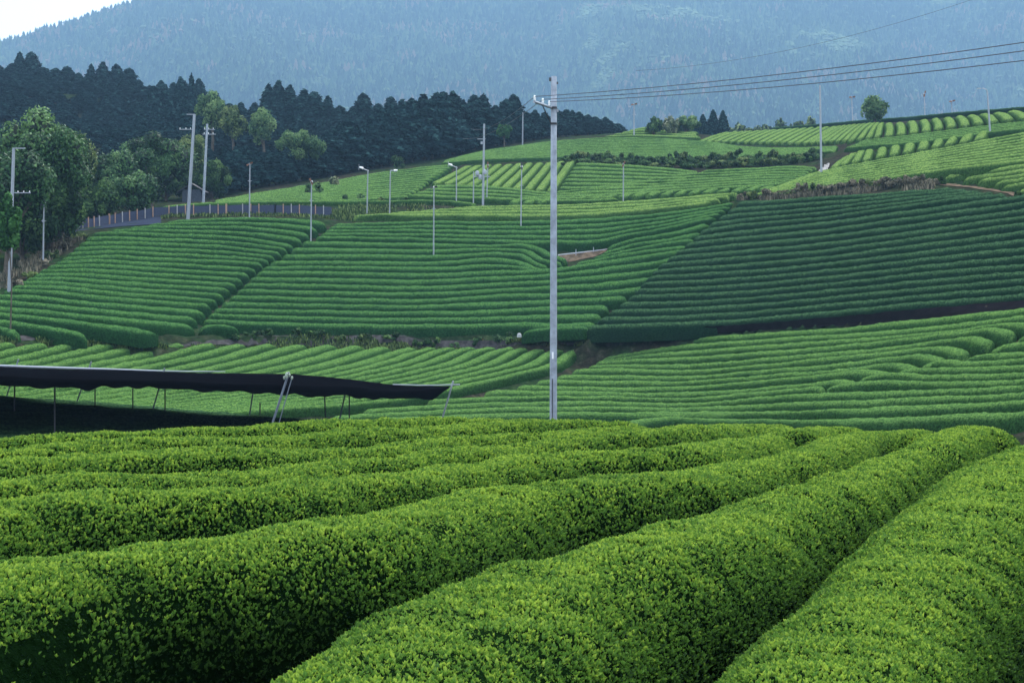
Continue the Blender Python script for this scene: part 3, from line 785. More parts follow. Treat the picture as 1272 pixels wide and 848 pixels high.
M_DBANK = simple("dark_soil_and_shade", (0.007, 0.006, 0.007), 0.95, 1.5, 0.35, bump=0.5)  # dark soil, blackened to paint in the shade under the overhanging hedge
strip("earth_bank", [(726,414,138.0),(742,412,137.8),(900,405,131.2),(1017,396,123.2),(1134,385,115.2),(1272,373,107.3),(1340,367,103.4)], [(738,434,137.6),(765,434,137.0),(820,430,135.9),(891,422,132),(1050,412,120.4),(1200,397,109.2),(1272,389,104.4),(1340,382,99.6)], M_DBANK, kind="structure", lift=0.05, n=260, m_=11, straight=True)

strip("bare_soil", [(696,327,161.4),(712,325,161),(738,319,161.4),(752,314,161.8)], [(688,316,163),(712,314,163),(745,311,163),(760,309,163)], M_SAND, kind="structure", lift=0.05)
M_STONY = simple("stony_bank_soil", (0.042, 0.040, 0.040), 0.95, 2.2, 0.6, bump=0.6)
strip("stony_bank", [(-20,423,109),(100,425.5,117.4),(193,426,121.8),(300,426,132),(400,425,138.5),(500,426,139.8),(640,427,138.5),(735,430,137.5)], [(-20,418,111),(100,420,118),(193,421,122),(300,417,133),(400,415,140),(500,415.5,141),(640,416,139),(735,420,138.3)], M_STONY, kind="structure", lift=0.05, n=160)
M_ORANGE = simple("orange_clay", (0.16, 0.095, 0.05), 0.95, 1.8, 0.4, bump=0.5)
strip("clay_patch", [(540,431,139),(570,432,139.3),(604,431,139)], [(545,423,140.3),(570,421,140.6),(600,424,140.3)], M_ORANGE, kind="structure", lift=0.12, n=20)
# ------------------------------------------------------------------ mountain
def ridge_py(px):
    return np.interp(px, [-900, -500, -300, -120, 0, 40, 100, 165, 250, 400, 640, 1000, 1400, 2200], [175, 145, 118, 88, 64, 52, 33, 12, -12, -30, -42, -46, -46, -40])
def mount(px, t):
    """t 0 at the foot .. 1 on the ridge .. 2 behind"""
    Yf = 2000 + 90 * np.sin(px / 170.0)
    Yr = np.interp(px, [-900, 0, 300, 700, 1400, 2200], [3000, 3200, 3450, 3700, 3600, 3350])
    u = np.clip(t, 0, 1)
    Y = Yf + (Yr - Yf) * u
    py = 262 + (ridge_py(px) - 262) * u ** 0.82
    wob = np.sin(px / 95.0 + 3 * u) * 0.5 + np.sin(px / 41.0 + 1.3 + 5 * u) * 0.28
    p = W(px, py, Y)
    bump_ = wob * 75 * np.sin(np.pi * np.clip(u, 0, 1))
    p[..., 1] += bump_ * 2.0
    p[..., 2] = np.where(t > 1, p[..., 2] - (t - 1) * 300, p[..., 2])
    p[..., 1] = np.where(t > 1, p[..., 1] + (t - 1) * 400, p[..., 1])
    return p
mx = np.linspace(-900, 2200, 200); mt = np.concatenate([np.linspace(0, 1, 60), np.linspace(1.03, 2, 10)])
MX, MT = np.meshgrid(mx, mt)
MV = mount(MX, MT)
MV[0, :, 2] -= 25
ny, nx = MX.shape
i = np.arange(ny - 1)[:, None] * nx; j = np.arange(nx - 1)[None]
q = np.stack([i + j, i + j + 1, i + nx + j + 1, i + nx + j], -1).reshape(-1, 4)
M_HILL = simple("forest_floor", (0.03, 0.05, 0.028), 0.95, 0.05, 0.4)
ob("mountain", mesh_np("mountain", MV.reshape(-1, 3), q, M_HILL), kind="structure")

# the forest on it: thousands of crowns, one mass
def cone_tree(seed):
    r = np.random.default_rng(seed)
    V = []; F = []; n = 0
    tiers = 4; seg = 7
    for k in range(tiers):
        z0 = 0.12 + 0.22 * k; z1 = z0 + 0.36 if k < tiers - 1 else 1.0
        rad = (1 - z0) ** 0.8 * 1.0
        th = np.linspace(0, 2 * np.pi, seg, endpoint=False) + r.uniform(0, 1)
        rr = rad * r.uniform(0.72, 1.15, seg)
        ring = np.stack([rr * np.cos(th), rr * np.sin(th), np.full(seg, z0) + r.uniform(-0.04, 0.04, seg)], -1)
        V.append(np.vstack([ring, [[r.uniform(-.05, .05), r.uniform(-.05, .05), z1]]]))
        for a in range(seg): F.append([n + a, n + (a + 1) % seg, n + seg])
        n += seg + 1
    return np.vstack(V), np.array(F)
def round_tree(seed):
    r = np.random.default_rng(seed)
    V = []; F = []; n = 0
    for k in range(6):
        c = np.array([r.uniform(-.5, .5), r.uniform(-.5, .5), r.uniform(0.4, 0.8)]); s = r.uniform(.35, .6)
        o = np.array([[1,0,0],[0,1,0],[-1,0,0],[0,-1,0],[0,0,1],[0,0,-1],[.7,.7,.1],[-.7,.7,.1],[-.7,-.7,.1],[.7,-.7,.1]], float)
        o = o * r.uniform(.75, 1.15, (10, 1)) * s; o[:, 2] *= 0.45
        V.append(o + c)
        ringv = [0, 6, 1, 7, 2, 8, 3, 9]
        for a in range(8):
            F.append([n + ringv[a], n + ringv[(a + 1) % 8], n + 4]); F.append([n + ringv[(a + 1) % 8], n + ringv[a], n + 5])
        n += 10
    return np.vstack(V), np.array(F)
r = np.random.default_rng(3)
cand = 130000
Yc = np.sqrt(r.uniform(1900 ** 2, 3740 ** 2, cand)); pxc = r.uniform(-260, 1530, cand)
Yr_ = np.interp(pxc, [-900, 0, 300, 700, 1400, 2200], [3000, 3200, 3450, 3700, 3600, 3350]); Yf_ = 2000 + 90 * np.sin(pxc / 170.0)
tt = (Yc - Yf_) / (Yr_ - Yf_)
ok = (tt > 0.0) & (tt < 1.03)
P = mount(pxc[ok], tt[ok]); tt = tt[ok]
_, ppy, _ = project(P)
ok = ppy > -70
P = P[ok]; tt = tt[ok]
fV = []; fF = []; fT = []; n0 = 0
protoC = [cone_tree(i) for i in range(5)]; protoR = [round_tree(i + 20) for i in range(4)]
pat = vnoise(P, 1 / 210.0) + 0.5 * vnoise(P, 1 / 55.0)
kindR = (pat > 0.72) | (r.uniform(size=len(P)) < 0.30)
col = np.clip(0.24 + 0.22 * pat + r.normal(0, 0.2, len(P)), 0, 0.62)
col = np.where(kindR, np.clip(np.where(pat > 0.72, 0.62, 0.46) + r.normal(0, 0.10, len(P)), 0.2, 0.78), col)
patb = vnoise(P + 500, 1 / 90.0)
col = np.where((patb > 0.3) & (r.uniform(size=len(P)) < 0.22), r.uniform(0.85, 1.0, len(P)), col)
for isR, protos in ((False, protoC), (True, protoR)):
    for m_, (pv, pf) in enumerate(protos):
        sel = np.where((kindR == isR) & (np.arange(len(P)) % len(protos) == m_))[0]
        if not len(sel): continue
        h = r.uniform(17, 34, len(sel)) * (0.75 if isR else 1); w = h * (r.uniform(.24, .36, len(sel)) if not isR else r.uniform(.34, .5, len(sel)))
        a = r.uniform(0, 6.28, len(sel)); ca, sa = np.cos(a), np.sin(a)
        x = pv[None, :, 0] * w[:, None]; y = pv[None, :, 1] * w[:, None]
        V = np.stack([x * ca[:, None] - y * sa[:, None], x * sa[:, None] + y * ca[:, None], pv[None, :, 2] * h[:, None] - 1.0], -1) + P[sel][:, None]
        fV.append(V.reshape(-1, 3)); fF.append((pf[None] + (np.arange(len(sel)) * len(pv))[:, None, None]).reshape(-1, 3) + n0)
        fT.append(np.repeat(col[sel], len(pv))); n0 += V.shape[0] * V.shape[1]
m, nt, b = new_mat("distant_forest_leaves")
at = N(nt, 'ShaderNodeAttribute', attribute_name='tint')
rp = ramp(nt, at.outputs['Fac'], [(0.0, (0.006, 0.016, 0.012)), (0.4, (0.042, 0.075, 0.040)), (0.6, (0.080, 0.125, 0.055)), (0.78, (0.11, 0.17, 0.065)), (0.86, (0.13, 0.095, 0.065)), (1.0, (0.17, 0.12, 0.085))])
nt.links.new(rp.outputs[0], b.inputs['Base Color']); b.inputs['Roughness'].default_value = 0.8; b.inputs['Specular IOR Level'].default_value = 0.1
M_FOREST = m
ob("mountain_forest", mesh_np("mountain_forest", np.vstack(fV), np.vstack(fF), m, smooth=False, attrs={"tint": np.concatenate(fT)}),
   label="hazy blue forest covering the mountain slope", cat="forest", kind="stuff")

# ------------------------------------------------------------------ haze
hb = MB(); hb.box((0, 1250, 385), (6200, 6200, 870))
hm = bpy.data.materials.new("haze_air"); hm.use_nodes = True; hn = hm.node_tree
for n_ in list(hn.nodes):
    if n_.type == 'BSDF_PRINCIPLED': hn.nodes.remove(n_)
pv_ = N(hn, 'ShaderNodeVolumePrincipled')
pv_.inputs['Color'].default_value = (*HAZE_COLOR, 1); pv_.inputs['Density'].default_value = HAZE_DENSITY; pv_.inputs['Anisotropy'].default_value = 0.2
hn.links.new(pv_.outputs[0], hn.nodes['Material Output'].inputs['Volume'])
hb.build("haze", hm, kind="stuff", label="thin blue haze filling the whole valley air")
# ------------------------------------------------------------------ trees
M_BARK = simple("bark", (0.10, 0.085, 0.07), 0.9, 3, 0.35, bump=0.4)
M_CONIF = leaf_mat("conifer_needles", (0.003, 0.010, 0.013), (0.010, 0.029, 0.034), (0.034, 0.078, 0.075), trans=0.0, rough=0.8, spec=0.0)
LEAF = {
 'mid': leaf_mat("glossy_evergreen_leaves", (0.005, 0.020, 0.008), (0.032, 0.092, 0.030), (0.125, 0.235, 0.070), trans=0.15, rough=0.6, spec=0.2),
 'dark': leaf_mat("evergreen_leaves", (0.006, 0.020, 0.008), (0.030, 0.074, 0.024), (0.105, 0.185, 0.052), trans=0.12, rough=0.7, spec=0.08),
 'olive': leaf_mat("olive_leaves", (0.008, 0.022, 0.007), (0.055, 0.095, 0.030), (0.180, 0.235, 0.075), trans=0.12, rough=0.7, spec=0.08),
 'light': leaf_mat("fresh_green_leaves", (0.030, 0.070, 0.030), (0.085, 0.165, 0.062), (0.200, 0.300, 0.110), trans=0.2, rough=0.7, spec=0.08),
 'bright': leaf_mat("bright_young_leaves", (0.012, 0.045, 0.015), (0.036, 0.110, 0.028), (0.080, 0.200, 0.050), trans=0.2, rough=0.7, spec=0.08),
 'dry': leaf_mat("dry_brush", (0.035, 0.035, 0.025), (0.10, 0.095, 0.065), (0.26, 0.22, 0.15), trans=0.0, rough=0.9, spec=0.1),
 'pale': leaf_mat("pale_plumes", (0.06, 0.085, 0.04), (0.15, 0.18, 0.085), (0.30, 0.31, 0.16), trans=0.1),
}
def cards(pos, nrm, size, r, asp=1.5):
    """bent leaf cards: 6 vertices, 2 quads each"""
    n = len(pos)
    a = r.normal(size=(n, 3)); t = a - (a * nrm).sum(1)[:, None] * nrm; t /= np.linalg.norm(t, axis=1)[:, None] + 1e-9
    bb = np.cross(nrm, t)
    L = (size * asp)[:, None]; Wd = size[:, None] * 0.5
    d = nrm * (size * 0.22)[:, None]
    v = np.stack([pos - t * L * .5 - d, pos - t * L * .1 + bb * Wd - d, pos + t * L * .3 + bb * Wd * .8 - d, pos + t * L * .5 - d * 1.5,
                  pos + t * L * .3 - bb * Wd * .8 - d, pos - t * L * .1 - bb * Wd - d], 1)
    v[:, [0, 3]] += d[:, None] * 1.5
    b0 = np.arange(n)[:, None] * 6
    f = np.concatenate([b0 + np.array([[0, 1, 2, 3]]), b0 + np.array([[0, 3, 4, 5]])])
    return v.reshape(-1, 3), f

def conifer_mesh(seed):
    r = np.random.default_rng(seed)
    n = 3000
    z = 1 - r.uniform(0, 1, n) ** 0.62; z = 0.10 + 0.90 * z
    th = r.uniform(0, 2 * np.pi, n)
    prof = np.clip((1 - z), 0, 1) ** (0.48 + 0.3 * ((seed * 0.37) % 1)) * (1 + 0.13 * np.sin(z * (30 + 3 * seed) + seed) + 0.2 * np.sin(th * 3 + seed * 2 + z * 9) + 0.1 * np.sin(th * 7 + z * 21))
    prof *= np.clip(0.75 + (z - 0.1) * 2.5, 0, 1)
    rad = prof * r.uniform(0.62, 1.06, n)
    p = np.stack([rad * np.cos(th) * 2.4, rad * np.sin(th) * 2.4, z * 14 + r.normal(0, .1, n)], -1)
    nr = np.stack([np.cos(th), np.sin(th), 0.55 + 0 * th], -1) + r.normal(0, .35, (n, 3)); nr /= np.linalg.norm(nr, axis=1)[:, None]
    v, f = cards(p, nr, r.uniform(.26, .55, n), r, 1.7)
    t = np.repeat(np.clip(0.45 + 0.34 * r.normal(size=n), 0, 1), 6)
    # inner core so the crown is not see-through
    seg = 9; zs = np.linspace(0.12, 0.97, 8); th2 = np.linspace(0, 2 * np.pi, seg, endpoint=False)
    cv = np.array([[2.4 * .55 * (1 - a) ** .75 * np.cos(q_), 2.4 * .55 * (1 - a) ** .75 * np.sin(q_), a * 14] for a in zs for q_ in th2])
    cf = np.array([[k * seg + j, k * seg + (j + 1) % seg, (k + 1) * seg + (j + 1) % seg, (k + 1) * seg + j] for k in range(7) for j in range(seg)])
    me = mesh_np("crown", np.vstack([v, cv]), np.vstack([f, cf + len(v)]), M_CONIF, smooth=False, attrs={"tint": np.concatenate([t, np.zeros(len(cv))])})
    return me
mb = MB(); mb.tube([(0, 0, -0.8), (0, 0, 3), (0, 0, 8), (0, 0, 13)], [0.24, 0.19, 0.12, 0.03], 8)
trunk_me = mesh_np("trunk", np.vstack(mb.v), [np.vstack(mb.q), np.vstack(mb.t)], M_BARK)
CON = [conifer_mesh(i) for i in range(10)]
r = np.random.default_rng(11)
def conifer(px, Y, top, label, group, wpx=None):
    p = W(np.array(px), np.array(top), np.array(Y)); g = float(gz(p[0], p[1]))
    h = max(4.0, float(p[2]) - g)
    if h > 24: g = float(p[2]) - 24 ; h = 24
    e = bpy.data.objects.new("conifer", None); COL.objects.link(e); e.location = (float(p[0]), float(p[1]), g)
    e.empty_display_size = 0.2
    tag(e, label, "conifer", group)
    s = h / 14.0; w = r.uniform(1.3, 2.2) * (0.55 + 0.45 * s) if wpx is None else (wpx / FPX * Y) / 4.6
    c = ob("crown", CON[r.integers(10)], e); c.scale = (w, w, s); c.rotation_euler = (0, 0, r.uniform(0, 6.28))
    t = ob("trunk", trunk_me, e); t.scale = (w, w, s)
    return e
def row_of(pts, n, jit=3, ytop=4):
    xs = np.linspace(pts[0][0], pts[-1][0], n) + r.uniform(-jit, jit, n)
    P_ = np.array(pts, float)
    return xs, np.interp(xs, P_[:, 0], P_[:, 1]) + r.uniform(-ytop * .5, ytop * 1.7, n), np.interp(xs, P_[:, 0], P_[:, 2])
FRONT = [(268,205,232),(280,186,236),(300,178,242),(330,182,248),(360,186,252),(400,166,260),(430,150,266),(445,152,270),(470,134,274),(500,126,278),(530,119,282),(548,111,285),(575,118,292),
         (600,119,300),(615,127,304),(632,113,308),(650,132,312),(680,142,318),(705,135,322),(725,138,326),(745,143,330),(768,157,334)]
def lab_ord(fmt):
    return lambda i: fmt % ORD[i] if i < 27 else fmt.replace("%s", "last")
xs, ys, Ys = row_of(FRONT, 40, 2, 5)
for i_, (x, y, Y) in enumerate(zip(xs, ys, Ys)):
    seg_ = "left half" if i_ < 20 else "right half"
    conifer(x, Y, y, "dark conifer at the front of the wood behind the terraces, %s in its %s" % (ORD[i_ % 20], seg_), "conifers at the front of the hillside wood")
xs, ys, Ys = row_of([(a, b_ + 3, c + 11) for a, b_, c in FRONT[3:]], 30, 5, 7)
for i_, (x, y, Y) in enumerate(zip(xs, ys, Ys)):
    conifer(x, Y, y, "conifer in the crowded second rank of the wood, %s in its %s" % (ORD[i_ % 15], "left half" if i_ < 15 else "right half"), "conifers in the second rank of the hillside wood")
MIDL = [(178,112,330),(200,98,335),(232,90,338),(262,104,335),(290,117,330),(320,113,332),(340,103,334),(375,108,334),(395,104,334),(420,126,334),(455,118,334),(478,121,334),(500,130,336)]
xs, ys, Ys = row_of(MIDL, 22, 3, 9)
for i_, (x, y, Y) in enumerate(zip(xs, ys, Ys)): conifer(x, Y, y, "tall hazy conifer on the ridge behind the wood, %s from the left" % ORD[i_], "hazy conifers on the ridge behind the wood", wpx=32 * r.uniform(.8, 1.35))
for off, dY in ((28, -22), (55, -44)):
    xs, ys, Ys = row_of([(a, b_ + off, c + dY) for a, b_, c in MIDL], 20, 6, 12)
    for i_, (x, y, Y) in enumerate(zip(xs, ys, Ys)): conifer(x, Y, y, "dark conifer %s below the hazy ridge, %s from the left" % ("one tier" if off == 28 else "two tiers", ORD[i_]), "conifers below the hazy ridge", wpx=36 * r.uniform(.8, 1.2))
HILL = [(-75,80,410),(-20,76,412),(0,79,412),(12,71,412),(40,64,412),(60,79,410),(95,76,410),(110,83,408),(148,72,405),(170,83,400),(190,93,395),(230,92,380),(262,106,370)]
xs, ys, Ys = row_of(HILL, 24, 4, 9)
for i_, (x, y, Y) in enumerate(zip(xs, ys, Ys)): conifer(x, Y, y, "dark blue conifer on the crest of the wooded hill at upper left, %s along" % ORD[i_], "conifers on the crest of the left hill", wpx=30 * r.uniform(.75, 1.35))
for k_ in range(1, 8):
    xs, ys, Ys = row_of([(a, b_ + 17 * k_, c - 19 * k_) for a, b_, c in HILL], 21 - k_, 7, 12)
    for i_, (x, y, Y) in enumerate(zip(xs, ys, Ys)): conifer(x, Y, y, "dark conifer on the left hill's face, %s tier down, %s from the left" % (ORD[k_ - 1], ORD[i_]), "conifers on the face of the left hill", wpx=36 * r.uniform(.75, 1.3))
for i_, (x, t_, w_) in enumerate([(873,142,17),(886,136,20),(898,137,20),(862,148,14)]):
    conifer(x, 318, t_, "small dark conifer behind the hilltop right of the knoll, %s of four" % ["second from left", "third from left", "rightmost", "leftmost"][i_], "small conifers behind the hilltop", wpx=w_)

def blob_crown(seed, w, h, n, size, mat, nclump=26, low=0.0, core=True):
    """crown of leaf clumps: width w, height h, base at z=0"""
    r_ = np.random.default_rng(seed)
    c = r_.normal(size=(nclump, 3)); c /= np.linalg.norm(c, axis=1)[:, None]; c *= r_.uniform(0.25, 0.78, nclump)[:, None] ** 0.7
    c[:, 2] = c[:, 2] * 0.5 + 0.5
    cr = r_.uniform(0.20, 0.36, nclump)
    per = n // nclump
    d = r_.normal(size=(nclump, per, 3)); d[..., 2] += 0.25; d /= np.linalg.norm(d, axis=2)[..., None]
    rad = cr[:, None, None] * r_.uniform(0.6, 1.1, (nclump, per, 1))
    p = c[:, None] + d * rad * np.array([1, 1, 0.75])
    p = p.reshape(-1, 3); nr = (d + r_.normal(0, 0.45, d.shape)).reshape(-1, 3); nr /= np.linalg.norm(nr, axis=1)[:, None]
    p = p * np.array([w / 2, w / 2, h])
    v, f = cards(p, nr, size * r_.uniform(.6, 1.3, len(p)), r_, 1.4)
    tc = np.clip(0.5 + 0.24 * r_.normal(size=nclump), 0.1, 0.95)
    t = np.repeat(np.clip(np.repeat(tc, per) + 0.17 * r_.normal(size=len(p)), 0, 1), 6)
    V = [v]; F = [f]; T = [t]; n0_ = len(v)
    if core:
        for k in range(nclump):
            o = np.array([[1,0,0],[0,1,0],[-1,0,0],[0,-1,0],[0,0,1],[0,0,-1]], float) * cr[k] * 0.72 + c[k]
            o = o * np.array([w / 2, w / 2, h])
            V.append(o); T.append(np.zeros(6))
            F.append(np.array([[0,1,4,4],[1,2,4,4],[2,3,4,4],[3,0,4,4],[1,0,5,5],[2,1,5,5],[3,2,5,5],[0,3,5,5]]) + n0_); n0_ += 6
    Fq = F[0]; Ft = np.vstack(F[1:])[:, :3] if len(F) > 1 else np.zeros((0, 3), int)
    return mesh_np("crown", np.vstack(V), [Fq, Ft] if len(Ft) else Fq, mat, smooth=False, attrs={"tint": np.concatenate(T)}), c * np.array([w / 2, w / 2, h])

def broad(px, Y, top, wpx, col, label, name="broadleaf_tree", n=3200, crown_frac=0.72, group=None, leaf=0.30, ncl=26, base_h=None, cat="tree"):
    p = W(np.array(float(px)), np.array(float(top)), np.array(float(Y))); g = float(gz(p[0], p[1]))
    h = max(1.2, float(p[2]) - g) if base_h is None else base_h
    if base_h is not None: g = float(p[2]) - h
    w = wpx / FPX * Y
    e = bpy.data.objects.new(name, None); COL.objects.link(e); e.location = (float(p[0]), float(p[1]), g); e.empty_display_size = 0.2
    tag(e, label, cat, group)
    ch = h * crown_frac
    if px == 1087: ncl = 60
    me, cl = blob_crown(abs(int(px * 7 + top)) + 1, w, ch, n, leaf, LEAF[col], ncl, core=px != 1087)
    ob("crown", me, e, loc=(0, 0, h - ch))
    m_ = MB(); r0 = min(0.03 * h + 0.05, 0.035 * w + 0.03)
    if name != 'shrub' and wpx < 40 and Y < 130: r0 *= 0.5
    m_.tube([(0, 0, -0.6), (0.02 * h, 0, (h - ch) * 0.6), (0, 0.02 * h, h - ch + ch * 0.3), (0, 0, h - ch * 0.35)], [r0 * 1.2, r0, r0 * .7, r0 * .3], 9)
    for c_ in cl[:: max(1, len(cl) // 7)]:
        m_.tube([(0, 0, (h - ch) * 0.85), (c_[0] * .5, c_[1] * .5, (h - ch) + c_[2] * .45), (c_[0], c_[1], (h - ch) + c_[2])], [r0 * .5, r0 * .3, r0 * .1], 6)
    m_.build("trunk", M_BARK, e, smooth=True)
    return e
for a in [
 (58,152,150,134,'mid',"big dense evergreen tree with a billowing crown beside the dark left edge",6500,.62),
 (6,140,190,124,'mid',"broad olive green tree half hidden behind the left edge's tall pole",6000,.68),
 (-60,155,165,120,'dark',"dark broadleaf tree beyond the left edge of the picture",3500,.85),
 (72,150,222,72,'dark',"low dark tree under the big evergreen, next to the small fan pole",3600,.85),
 (25,150,248,90,'dark',"darkest low tree behind the tall pole at the left edge",3600,.95),
 (140,194,184,72,'mid',"rounded dark green tree standing over the fence's left end",3600,.85),
 (186,206,168,100,'mid',"wide green tree behind the small roof and the fence",4200,.68),
 (232,228,166,58,'olive',"olive tree directly behind the tall leaning pole",3200,.85),
 (165,186,218,66,'mid',"low grey green tree at the foot of the wide green tree",3000,.9),
 (95,185,168,70,'olive',"tree between the big evergreen and the rounded tree, set back in shade",4000,.95),
 (205,222,196,70,'dark',"dark lower tree between the wide green tree and the leaning pole",3200,.95),
 (262,224,200,50,'dark',"dark tree right of the hut, behind the farther pole with two crossarms",3000,.95),
 (40,170,196,90,'dark',"dark filler tree under the big evergreen's left side",4000,.95),
 (120,180,226,60,'dark',"low dark tree standing just left of the rounded tree",3000,.95),
 (262,288,113,42,'light',"light green tree top standing out of the dark wood, highest of the pale ones",1600,.5),
 (288,284,132,40,'olive',"yellowish olive crown below the highest pale tree in the wood",1500,.5),
 (326,282,137,42,'light',"pale yellow green tree in the wood above the fan pole by the fence",1600,.5),
 (371,254,164,58,'light',"light green spreading tree in front of the dark conifers",2600,.62),
 (9,112,244,38,'bright',"bright green sapling crown in front of the tall pole at the left edge",1500,.36),
 (112,186,251,56,'light',"bushy green shrub tree at the left start of the blue fence",2200,.95),
 (626,296,155,22,'bright',"small bright green tree against the dark conifers left of the big pole",900,.6),
 (1087,275,120,37,'light',"lone light green tree on the right skyline",900,.85),
 (852,300,144,36,'light',"green round tree on the knoll left of the small conifers",1500,.9),
 (812,296,148,22,'dark',"small round dark bush on the knoll",900,.95)]:
    broad(a[0], a[1], a[2], a[3], a[4], a[5], n=int(a[6] * 2.4), crown_frac=a[7], leaf=0.25 if a[1] < 260 else 0.36)
broad(832, 298, 143, 26, 'pale', "pale yellow feathery shrub between the dark bush and the round tree on the knoll", name="shrub", n=900, crown_frac=.95, leaf=.35, cat="shrub")
for i_, (x, t_) in enumerate([(905,156),(925,153),(948,155),(968,150),(990,152),(1003,148),(884,161)]):
    broad(x, 420, t_, 30, 'olive', "pale treetop over the right hill against the hazy mountain, %s" % ["second from left", "third from left", "middle one", "third from right", "second from right", "rightmost", "leftmost"][i_], n=700, crown_frac=.6, leaf=.7, group="pale treetops at the mountain foot", base_h=12)

def shrub(px, py, Y, wpx, hm, col, label, group, n=420, leaf=.16):
    p = W(np.array(float(px)), np.array(float(py)), np.array(float(Y))); g = float(gz(p[0], p[1]))
    me, _ = blob_crown(abs(int(px * 13 + py * 7)), wpx / FPX * Y * 1.25, hm * 1.15, int(n * 1.6), leaf * 1.25, LEAF[col], 9)
    me.name = "shrub"
    return ob("shrub", me, label=label, cat="shrub", group=group, loc=(float(p[0]), float(p[1]), g - 0.15))
for i_ in range(24):
    x = 700 + i_ * 13.6 + r.uniform(-3, 3)
    shrub(x, 203, np.interp(x, [690, 800, 900, 1010], [234, 228, 221, 212]), r.uniform(16, 24), r.uniform(1.1, 1.9), r.choice(['dark', 'dark', 'olive']), "dark shrub on the shaded bank below the hilltop tea, %s from the left" % ORD[i_], "shrubs on the bank below the hilltop")
for i_ in range(25):
    x = 712 + i_ * 12.6 + r.uniform(-3, 3)
    shrub(x, 207, np.interp(x, [690, 800, 900, 1010], [226, 222, 215, 207]), r.uniform(18, 26), r.uniform(.8, 1.4), r.choice(['dark', 'olive', 'dark']), "low bush in the front line on the bank below the hilltop, %s from left" % ORD[i_], "front bushes on the bank below the hilltop")
for i_ in range(20):
    x = 925 + i_ * 12.2 + r.uniform(-3, 3)
    shrub(x, 240, np.interp(x, [915, 1017, 1100, 1160], [164, 158, 152, 147]), r.uniform(15, 25), r.uniform(.7, 1.35), r.choice(['dry', 'dry', 'dry', 'olive']), "dry greyish bush on the bank above the dark field, %s from the left" % ORD[i_], "dry bushes above the dark field", leaf=.13, n=520)
for i_, (x, y, Y, w_, h_, c_) in enumerate([(292,421,132,12,.7,'dark'),(312,422,134,16,.6,'dark'),(330,420,135,22,.8,'dark'),(368,421,138,14,.8,'dark'),(392,422,139,20,.9,'dark'),(425,423,139.5,16,.7,'olive'),(455,423,140,20,.6,'olive'),
     (487,424,140,22,.7,'dark'),(520,424,140,14,.7,'dark'),(538,424,140,18,1.0,'dark'),(566,425,140,16,.6,'light'),(592,424,140,20,.9,'dark'),(628,424,139.5,24,1.1,'dark'),(648,424,139,14,.7,'olive'),(700,427,138.5,16,.6,'olive'),(722,426,138.5,16,.7,'dark'),(760,428,138,16,.8,'dark'),
     (232,422,124,14,.5,'dark'),(785,424,137.5,16,.5,'olive'),(746,433,136.8,20,1.0,'dark'),(764,433,136.6,18,.8,'olive')]):
    shrub(x, y, Y, w_, h_, c_, "weedy bush on the stony bank, %s" % ["below the diagonal path, right side", "by the short stub row", "left of centre in a wide clump", "at the left of a dark pair", "at the right of a dark pair",
        "before the curving row tips", "thin and olive", "spreading and dark", "beside bare orange soil", "tall beside bare orange soil", "light green over orange soil", "right of the orange soil", "largest and closest to the pole", "left of the concrete pole",
        "right of the concrete pole, olive", "right of the concrete pole, dark", "at the dark bank's left end", "farthest left", "farthest right", "in the dip at the dark bank's left end, dark", "in the dip at the dark bank's left end, olive"][i_], "bushes on the stony bank", n=300, leaf=.13)
for i_, (x, y, Y, w_, h_, c_) in enumerate([(392,240,207,26,1.9,'dark'),(448,243,200,12,1.3,'light'),(475,246,198,12,1.0,'olive'),(500,246,197,14,1.0,'dark'),(430,246,198,16,1.1,'dark'),(497,208,262,18,2.4,'dark'),(1172,229,147,9,1.0,'dark'),(1264,243,133,8,.7,'dark')]):
    shrub(x, y, Y, w_, h_, c_, ["dark bush in the thin rows of the upper left slope", "light green bush beside the white headed pole", "small olive bush on the ledge between the two headed poles", "small dark bush right of the two headed poles",
      "dark low bush left of the white headed pole", "round bush at the wood's edge above the thin rows", "small bush in the dark gap at the start of the soil track", "small bush at the right end of the soil track"][i_], "single bushes among the terraces")
for i_, (x, y, Y, w_, h_) in enumerate([(36,338,133,22,.8),(52,328,139,18,.8),(66,322,144,16,.9),(82,308,150,20,1.0),(98,296,158,18,.9),(20,348,128,18,.7)]):
    shrub(x, y, Y, w_, h_, 'dry' if i_ % 2 else 'olive', "greyish low bush on the bank under the trees at the left, %s up the slope" % ORD[[1,2,3,4,5,0][i_]], "bushes on the left bank")
broad(415, 222, 219, 14, 'pale', "pale plume like sapling standing in the upper left rows", name="shrub", n=500, crown_frac=.8, leaf=.2, cat="shrub")

